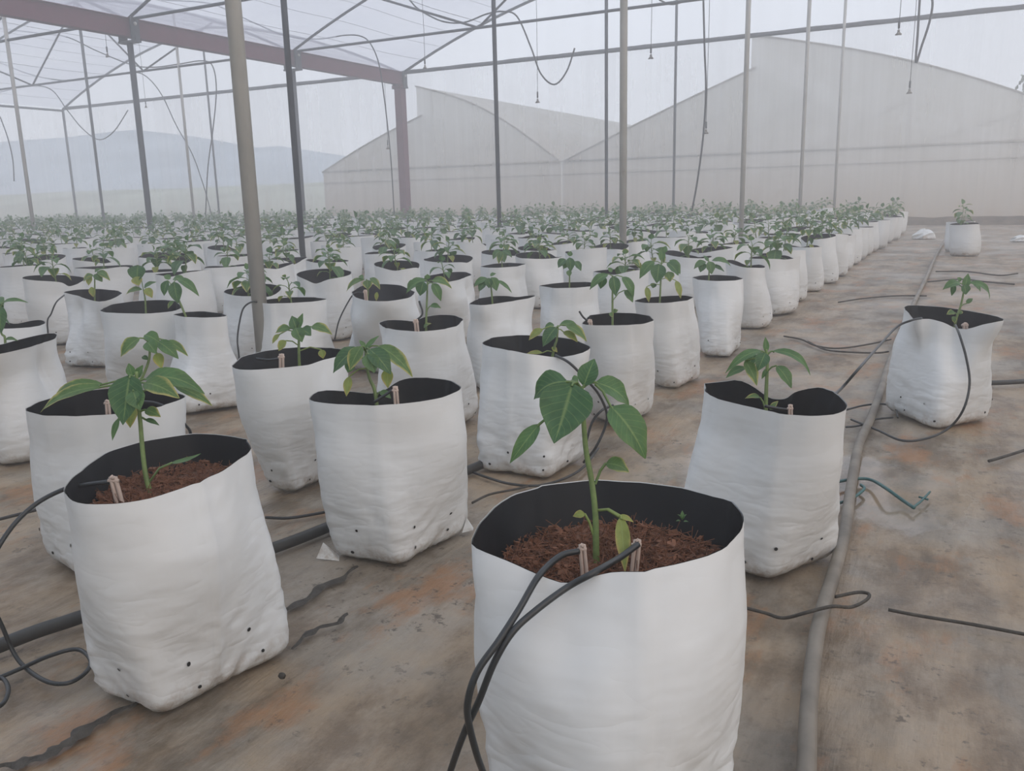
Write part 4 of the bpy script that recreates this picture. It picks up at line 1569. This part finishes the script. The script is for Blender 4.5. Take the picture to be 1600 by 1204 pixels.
# prototypes: near bags with holes and separate leaves, farther ones lighter
protoN, protoM = [], []
for s in range(8):
    sl, ln, co, pt, cen, hh = std_bag(100 + s, 48, 22)
    r = link('bag_prototype', None)
    so = put('bag_sleeve', sl, M_BAG, r)
    drain_holes(pt, 48, hh, so, 100 + s)
    put('black_lining', ln, M_LINER, r)
    put('coir', co, M_COIR, r)
    protoN.append((r, cen))
for s in range(8):
    sl, ln, co, pt, cen, hh = std_bag(200 + s, 18, 7)
    r = link('bag_prototype', None)
    put('bag_sleeve', sl, M_BAG, r)
    put('black_lining', ln, M_LINER, r)
    put('coir', co, M_COIR, r)
    protoM.append((r, cen))
plantN = []
for s in range(10):
    rg = random.Random(300 + s)
    r = link('plant_prototype', None)
    plant_parts(rg, rg.uniform(0.13, 0.22), rg.choice([8, 9, 10, 12]), rg.uniform(0.095, 0.13), rg.uniform(0.1, 0.4), r, (0, 0, 0), 5)
    plantN.append(r)
plantM = []
for s in range(10):
    rg = random.Random(400 + s)
    plantM.append(plant_joined(rg, rg.uniform(0.14, 0.23), rg.choice([9, 10, 12]), rg.uniform(0.105, 0.14), rg.uniform(0.05, 0.3), 4))
plantM_me = [p.mesh('foliage', LM + [M_STEM]) for p in plantM]


def copy_under(src, dst, loc=None, rz=0.0):
    for ch in src.children:
        c = ch.copy()
        COL.objects.link(c)
        c.parent = dst
        if loc is not None:
            c.location = loc
            c.rotation_euler = (0, 0, rz)
        for g in ch.children:
            d = g.copy()
            COL.objects.link(d)
            d.parent = c


def row_phrase(k):
    return 'in the bare aisle' if k == -1 else ('in the row edging the aisle' if k == 0 else 'in the %s row from the aisle' % ordinal[k])


def label_for(k, y):
    if k == -1:
        return 'far white grow bag alone in the aisle near the end wall' if y < 10.4 else 'white grow bag standing right behind the far lone bag of the aisle'
    return '%s white grow bag from the viewer %s' % (ordinal[min(35, rank[(k, y)])], row_phrase(k))


rest = []
per_row = {}
for (d, x, y, k, idx) in spots:
    per_row.setdefault(k, []).append(y)
for (x, y) in TAKEN:
    k = min(range(len(rows_x)), key=lambda q: abs(rows_x[q] - x))
    if abs(x) > 0.6:
        per_row.setdefault(k, []).append(y)
rank = {}
for k, l in per_row.items():
    for i, y in enumerate(sorted(l)):
        rank[(k, y)] = i
for i, (d, x, y, k, idx) in enumerate(spots):
    rg = random.Random(i * 17 + 5)
    if i >= MID:
        rest.append((x, y, rg))
        continue
    near = i < NEAR
    r = link('potted_pepper_plant', None, None, (x, y, 0))
    r.empty_display_size = 0.05
    rz = rg.uniform(0, 6.28)
    sc = rg.uniform(0.95, 1.06)
    r.rotation_euler = (0, 0, rz)
    r.scale = (sc, sc, rg.uniform(0.96, 1.05))
    pr, cen = (protoN if near else protoM)[rg.randrange(8)]
    copy_under(pr, r)
    jx = Vector((rg.uniform(-.02, .02), rg.uniform(-.02, .02), 0))
    if near:
        copy_under(plantN[rg.randrange(10)], r, cen + jx, rg.uniform(0, 6.28))
        lb = label_for(k, y)
        tag(r, lb, 'potted plant', 'grow bags with pepper plants')
    else:
        f = link('foliage', plantM_me[rg.randrange(10)], r, cen + jx)
        f.rotation_euler = (0, 0, rg.uniform(0, 6.28))
        s2 = rg.uniform(0.85, 1.15)
        f.scale = (s2, s2, s2)
        f['kind'] = 'stuff'
        lb = label_for(k, y)
        tag(r, lb, 'potted plant', 'distant grow bags ' + row_phrase(k))
for r, _ in protoN + protoM:
    for ch in list(r.children):
        for g in list(ch.children):
            bpy.data.objects.remove(g)
        bpy.data.objects.remove(ch)
    bpy.data.objects.remove(r)
for r in plantN:
    for ch in list(r.children):
        for g in list(ch.children):
            bpy.data.objects.remove(g)
        bpy.data.objects.remove(ch)
    bpy.data.objects.remove(r)

# the farthest bags of all, joined
if rest:
    far_b = [std_bag(500 + s, 12, 4) for s in range(4)]
    rg0 = random.Random(3)
    far_p = [plant_joined(random.Random(600 + s), 0.18 + 0.015 * s, 11, 0.13, 0.12, 3) for s in range(4)]
    VB = MB()
    mats = [M_BAG, M_LINER, M_COIR] + LM + [M_STEM]

    def add(src, mt, off, use_mi=False):
        n0 = len(VB.v)
        VB.v += [mt @ Vector(v) for v in src.v]
        for fi, f in enumerate(src.f):
            VB.face([n0 + q for q in f], src.uv.get(fi), off + (src.mi[fi] if use_mi else 0))
    for (x, y, rg) in rest:
        mt = Matrix.Translation((x, y, 0)) @ Matrix.Rotation(rg.uniform(0, 6.28), 4, 'Z') @ Matrix.Scale(rg.uniform(.95, 1.06), 4)
        sl, ln, co, pt, cen, hh = far_b[rg.randrange(4)]
        add(sl, mt, 0)
        add(ln, mt, 1)
        add(co, mt, 2)
        add(far_p[rg.randrange(4)], mt @ Matrix.Translation(cen), 3, True)
    tag(put('distant_grow_bags', VB, mats), 'mass of white grow bags with pepper plants at the far end of the rows', None, None, 'stuff')


# ------------------------------------------------------------------ drip tubes and stakes
def drip(label, tube, stakes, rad=0.0033, mat=None, zb=None):
    """tube: list of lists of (px, py, depth); stakes: list of ((x0,y0),(x1,y1),depth)"""
    first = Vector(at(*tube[0][0]))
    r = root('drip_tube', Vector((first.x, first.y, first.z)), label, 'drip tube')
    for t in tube:
        put('hose', MB().tube([p - first for p in smooth_path([at(*q) for q in t], 6)], rad, 8), mat or M_TUBE, r)
    for (a, b, d, w) in stakes:
        p0, p1 = at(a[0], a[1], d), at(b[0], b[1], d - 0.005)
        if zb is not None:
            p1.z = min(p1.z, zb)
        sd_ = rt * (w * d / F_PX * 0.27)
        mb = MB()
        top = [p1 - sd_ - Vector((0, 0, .012)), p0 - sd_ * 0.9, p0 - sd_ * 0.4 + Vector((0, 0, .004)), p0 + sd_ * 0.4 + Vector((0, 0, .004)), p0 + sd_ * 0.9, p1 + sd_ - Vector((0, 0, .012))]
        top[0] = top[0] - Vector((0, 0, .03))
        top[-1] = top[-1] - Vector((0, 0, .03))
        mb.tube(smooth_path([p - first for p in top], 4), w * d / F_PX * 0.235, 8)
        mb.tube([p0 - first - rt * (w * d / F_PX * .6), p0 - first + rt * (w * d / F_PX * .5)], w * d / F_PX * 0.24, 8)
        put('stake', mb, M_STAKE, r)
    return r


d1 = depth_of(HERO['B1'][2])
dr = depth_of(onz(885, 915, .295)) - 0.006
drip('black drip tube arching over the front lip of the nearest bag from its left stake',
     [[(904, 861, d1 - .06), (880, 866, d1 - .07), (858, 882, d1 - .09), (838, 905, dr - .005), (812, 950, dr - .03), (780, 1000, dr - .05), (748, 1045, dr - .06), (733, 1085, dr - .06), (731, 1120, dr - .05), (744, 1175, dr - .03), (760, 1225, dr - .0), (768, 1290, dr + .02)]],
     [((910, 858), (918, 896), d1 - .055, 13)], 0.0037)
drip('black drip tube crossing the nearest bag from its right stake',
     [[(997, 850, d1 - .05), (968, 871, d1 - .07), (930, 893, dr - .008), (885, 918, dr - .008), (835, 955, dr - .03), (800, 988, dr - .045), (772, 1035, dr - .05), (748, 1095, dr - .045), (725, 1145, dr - .03), (702, 1210, dr - .0), (690, 1260, dr + .02)]],
     [((995, 851), (985, 896), d1 - .045, 14)], 0.0037)
d2 = depth_of(HERO['B2'][2])
drip('black drip tube leaving the leaning lower left bag over its left edge',
     [[(172, 752, d2 - .05), (135, 757, d2 - .05), (103, 763, d2 - .05), (62, 783, d2 - .06), (28, 812, d2 - .08), (0, 850, d2 - .1), (-25, 900, d2 - .12)]],
     [((178, 751), (193, 786), d2 - .05, 15)], 0.0034)
dg = lambda x, y, h=0.006: depth_of(onz(x, y, h))
drip('loop of black tube lying on the ground sheet at the lower left',
     [[(-20, 930, dg(-10, 1000, .05)), (2, 975, dg(0, 1010, .03)), (28, 1030, dg(28, 1030)), (68, 1062, dg(68, 1062)), (105, 1067, dg(105, 1067)), (134, 1050, dg(134, 1050)), (141, 1030, dg(141, 1030)), (120, 1014, dg(120, 1014)), (78, 1024, dg(78, 1024)), (30, 1045, dg(30, 1045)), (-10, 1062, dg(-10, 1062))]], [], 0.0034)
drip('coil of black tube at the very left edge of the ground',
     [[(-15, 1060, dg(-15, 1060)), (5, 1060, dg(5, 1060)), (13, 1078, dg(13, 1078)), (5, 1098, dg(5, 1098)), (-15, 1110, dg(-15, 1110))]], [], 0.0034)
d5 = depth_of(HERO['B5'][2])
drip('black drip tube curving out of the bag behind the leaning one', [[(222, 627, d5 - .03), (245, 630, d5 - .03), (270, 643, d5 - .03), (288, 662, d5 + .02), (298, 678, d5 + .06), (300, 720, d5 + .08)]], [((168, 630), (168, 650), d5 - .08, 9)], 0.0032)
d9 = depth_of(HERO['B9'][2])
drip('looped black tube hanging from the sagging front lip bag',
     [[(868, 555, d9 - .1), (890, 567, d9 - .14), (915, 592, d9 - .12), (935, 615, d9 - .08), (948, 645, d9 - .04), (945, 668, d9 - .02), (930, 700, d9 - .02), (912, 722, d9 + .02)],
      [(916, 690, d9), (925, 660, d9), (940, 641, d9), (958, 633, d9 + .02)]], [], 0.0036)
d3 = depth_of(HERO['B3'][2])
for key, a, b, w, lb, tb in (
        ('B3', (618, 610), (621, 630), 9, 'pale stake hooked on the front lip of the front centre left bag', [(612, 610), (600, 618), (585, 628)]),
        ('B4', (440, 558), (436, 574), 9, 'pale stake in the bag by the nearest galvanised post', [(436, 560), (420, 562), (400, 560)]),
        ('B20', (650, 503), (654, 518), 8, 'pale stake hooked on the lip of the centre left bag', [(648, 502), (660, 490), (655, 470)]),
        ('B21', (571, 456), (573, 470), 6, 'pale stake in the wide mouthed bag', [(569, 457), (555, 458), (545, 470), (530, 500), (523, 530)]),
        ('B10', (922, 503), (930, 508), 7, 'pale stake at the left lip of the long leaved bag', [(922, 503), (912, 496), (905, 486)]),
        ('B17', (1235, 638), (1238, 650), 8, 'pale stake in the bag right of the nearest one', [(1232, 640), (1215, 638), (1195, 634)])):
    dd = depth_of(HERO[key][2])
    drip(lb, [[(q[0], q[1], dd - .05) for q in tb]], [(a, b, dd - .07, w)], 0.003, None, HERO[key][2].z + 0.005)
d18 = depth_of(HERO['B18'][2])
d17 = depth_of(HERO['B17'][2])
drip('black tube stretched between the lone right bag and the bag right of the nearest one',
     [[(1440, 497, d18 - .09), (1425, 500, d18 - .12), (1402, 510, d18 - .12), (1378, 535, d18 - .3), (1345, 572, d18 - .7), (1318, 603, d17 + .35), (1300, 620, d17 + .2)]], [], 0.0034)
drip('black tube arcing over the crumpled front lip of the lone right bag',
     [[(1493, 508, d18 - .12), (1500, 525, d18 - .20), (1510, 560, d18 - .22), (1515, 600, d18 - .23), (1505, 640, d18 - .24), (1483, 668, dg(1483, 672, .01)), (1450, 684, dg(1450, 684, .01)), (1410, 688, dg(1410, 688, .01)), (1372, 672, dg(1372, 672, .01)), (1330, 655, dg(1330, 655, .01))]],
     [((1508, 508), (1512, 520), d18 - .10, 9)], 0.0036)
drip('small black loop of tube beside the foot of the lone right bag',
     [[(1322, 640, dg(1322, 640, .012)), (1350, 633, dg(1350, 633, .012)), (1380, 631, dg(1380, 631, .012)), (1398, 637, dg(1398, 637, .01)), (1403, 652, dg(1403, 652, .008))],
      [(1322, 667, dg(1322, 667)), (1345, 664, dg(1345, 664)), (1368, 655, dg(1368, 655)), (1395, 652, dg(1395, 652))]], [], 0.0034)
drip('curled tube end by the right pipe ending in a teal piece',
     [[(1310, 752, dg(1310, 752)), (1335, 748, dg(1335, 748)), (1360, 749, dg(1360, 749)), (1385, 763, dg(1385, 763, .02)), (1410, 781, dg(1410, 781)), (1428, 793, dg(1428, 793))]], [], 0.0040, M_TEAL)
drip('short grey tube bent under the right pipe', [[(1310, 786, dg(1310, 786)), (1330, 779, dg(1330, 779)), (1350, 764, dg(1350, 764)), (1345, 757, dg(1345, 757))]], [], 0.0036, M_TEAL)
drip('small tube fitting lying at the tip of the teal piece', [[(1426, 793, dg(1426, 793)), (1440, 782, dg(1440, 782)), (1453, 768, dg(1453, 768))], [(1436, 776, dg(1436, 776)), (1450, 780, dg(1450, 780))]], [], 0.0026, M_TEAL)
drip('dark bent tube across the sheet right of the nearest bag',
     [[(1160, 948, dg(1160, 948)), (1195, 957, dg(1195, 957)), (1224, 965, dg(1224, 965)), (1262, 956, dg(1262, 956, .03)), (1300, 947, dg(1300, 947, .03)), (1330, 948, dg(1330, 948)), (1352, 938, dg(1352, 938)), (1358, 928, dg(1358, 928)), (1340, 925, dg(1340, 925)), (1305, 932, dg(1305, 932))]], [], 0.0030, M_CRUD)
for lb, pts, rr, mt in (
        ('thin dark tube half buried on the right side of the sheet', [(1388, 952), (1440, 962), (1520, 975), (1620, 994)], 0.003, M_CRUD),
        ('black tube lying behind the lone right bag at the right edge', [(1545, 598), (1575, 597), (1620, 594)], 0.009, M_BPIPE),
        ('pair of thin dark tubes looping on the aisle left of the lone bag, upper one', [(1225, 525), (1252, 530), (1275, 540), (1310, 544), (1355, 538), (1392, 530)], 0.004, M_CRUD),
        ('lower dark tube looping on the aisle left of the lone bag', [(1262, 533), (1290, 546), (1330, 550), (1370, 551), (1388, 549)], 0.004, M_CRUD),
        ('thin tube crossing the far aisle', [(1310, 472), (1350, 466), (1400, 462), (1448, 462)], 0.005, M_CRUD),
        ('thin tube crossing the far aisle behind the lone plant', [(1450, 440), (1500, 436), (1540, 440), (1585, 444)], 0.006, M_CRUD),
        ('thin tube lying across the aisle nearest the far bag', [(1462, 424), (1510, 424), (1560, 430), (1590, 427)], 0.006, M_CRUD),
        ('thin tube on the sheet at the right edge beside the lone bag', [(1545, 720), (1572, 712), (1610, 700)], 0.004, M_CRUD),
        ('thin black tube between the left bags on the ground', [(-10, 813), (30, 803), (80, 790)], 0.004, M_BPIPE),
        ('thin black tube running behind the front centre left bag', [(415, 808), (450, 809), (490, 803), (530, 795)], 0.0035, M_BPIPE),
        ('thin dark tube under the sagging lip bag', [(725, 732), (760, 745), (800, 756), (850, 757), (905, 735), (935, 700)], 0.0035, M_BPIPE),
        ('thin dark tube on the sheet right of the front centre left bag', [(738, 785), (765, 772), (800, 765), (830, 758)], 0.003, M_CRUD)):
    P3 = [onz(x, y, rr * 0.9) for x, y in pts]
    c = P3[0].copy()
    tag(put('ground_tube', MB().tube([p - c for p in smooth_path(P3, 5)], rr, 7), mt, None, loc=c), lb, 'drip tube')

# drooping tubes between the middle bags
for lb, pts, key in (('thin black tube arching over the bag behind the nearest galvanised post', [(404, 472), (392, 472), (380, 482), (374, 505), (371, 530), (373, 552)], 'B26'),
                     ('thin black tube arching beside the crumpled left bag', [(100, 461), (88, 472), (80, 490), (74, 508)], 'B8')):
    dd = depth_of(HERO[key][2]) - 0.16
    P3 = [at(x, y, dd + .09 if i_ < 1 else dd) for i_, (x, y) in enumerate(pts)]
    P3.append(Vector((P3[-1].x, P3[-1].y, 0.004)))
    c = P3[0].copy()
    tag(put('drip_tube', MB().tube([p - c for p in smooth_path(P3, 5)], 0.0034, 7), M_TUBE, None, loc=c), lb, 'drip tube')

# main pipes on the ground
for lb, pts, rr, mt in (
        ('dusty grey supply pipe running up the right side of the picture', [(1255, 1290), (1260, 1204), (1264, 1100), (1275, 1000), (1289, 940), (1303, 895), (1320, 830), (1330, 760), (1342, 695), (1360, 655), (1376, 610), (1392, 560), (1425, 480), (1448, 432), (1462, 400), (1478, 372)], 0.0125, M_PIPE),
        ('black supply pipe on the ground between the lower left bags', [(-60, 1033), (0, 1008), (60, 985), (130, 962), (260, 915), (415, 860), (470, 840), (520, 820), (640, 772), (760, 722), (850, 680)], 0.012, M_BPIPE)):
    P3 = [onz(x, y, rr * 0.85) for x, y in pts]
    c = P3[0].copy()
    tag(put('supply_pipe', MB().tube([p - c for p in smooth_path(P3, 6)], rr, 10), mt, None, loc=c), lb, 'pipe')

# dark seams of wet dirt along the sheet
def crud(label, pts, w):
    P3 = smooth_path([onz(x, y, 0.0) for x, y in pts], 8)
    c = P3[0].copy()
    mb = MB()
    n = len(P3)
    for i, p in enumerate(P3):
        t = (P3[min(n - 1, i + 1)] - P3[max(0, i - 1)]).normalized()
        s = Vector((-t.y, t.x, 0))
        ww = w * (0.25 + 1.1 * abs(noise.noise((i * .22, w * 99, pts[0][0] * .01)))) * sin(pi * (i + .5) / n) ** 0.5
        j = s * (noise.noise((i * .2, 3, pts[0][1] * .01)) * w * 0.7)
        q = p - c + j
        mb.v += [q - s * ww, q + Vector((0, 0, 0.004)), q + s * ww]
    for i in range(n - 1):
        for k in range(2):
            a = i * 3 + k
            mb.face((a, a + 3, a + 4, a + 1))
    tag(put('dirt_seam', mb, M_CRUD, None, loc=c), label, 'dirt')


crud('dark wet dirt seam along the lower left corner of the sheet', [(-10, 1200), (40, 1190), (95, 1165), (150, 1130), (215, 1098)], 0.022)
crud('dark dirt seam between the leaning bag and the front centre left bag', [(440, 960), (485, 932), (520, 906), (560, 886)], 0.018)
crud('dark dirt seam running up from the foot of the leaning bag', [(455, 1015), (480, 990), (520, 975), (545, 960)], 0.010)

# crumpled plastic scraps at the far end, a pebble, bits
def scrap(label, px, py, w, h, seed):
    p = onz(px, py, 0.0)
    mb = MB()
    rg = random.Random(seed)
    n, lv = 12, 5
    for j in range(lv + 1):
        f = j / lv
        for i in range(n):
            q = 2 * pi * i / n
            r = w * 0.5 * cos(f * pi / 2) * (1 + 0.35 * noise.noise((cos(q) * 2 + seed, sin(q) * 2, f * 3))) + 0.002
            mb.v.append((cos(q) * r, sin(q) * r * 0.8, h * sin(f * pi / 2) * (1 + 0.4 * noise.noise((q, seed, f)))))
    for j in range(lv):
        for i in range(n):
            a, b = j * n + i, j * n + (i + 1) % n
            mb.face((a, b, b + n, a + n))
    return tag(put('plastic_scrap', mb, M_BAG, None, False, loc=p), label, 'plastic scrap')


scrap('crumpled white plastic scrap lying left of the far aisle bag', 1443, 372, 0.30, 0.12, 1)
scrap('white plastic scrap at the right edge near the end wall', 1596, 376, 0.26, 0.07, 2)
peb = put('pebble', MB(), M_CRUD)
mb = MB()
for j in range(5):
    for i in range(8):
        q = 2 * pi * i / 8
        f = j / 4
        mb.v.append((cos(q) * 0.007 * sin(pi * (f * .96 + .02)), sin(q) * 0.005 * sin(pi * (f * .96 + .02)), 0.005 - 0.005 * cos(pi * f)))
for j in range(4):
    for i in range(8):
        a, b = j * 8 + i, j * 8 + (i + 1) % 8
        mb.face((a, b, b + 8, a + 8))
peb.data = mb.mesh('pebble', M_CRUD)
peb.location = onz(441, 1060, -0.001)
tag(peb, 'small dark pebble on the sheet right of the leaning bag', 'pebble')
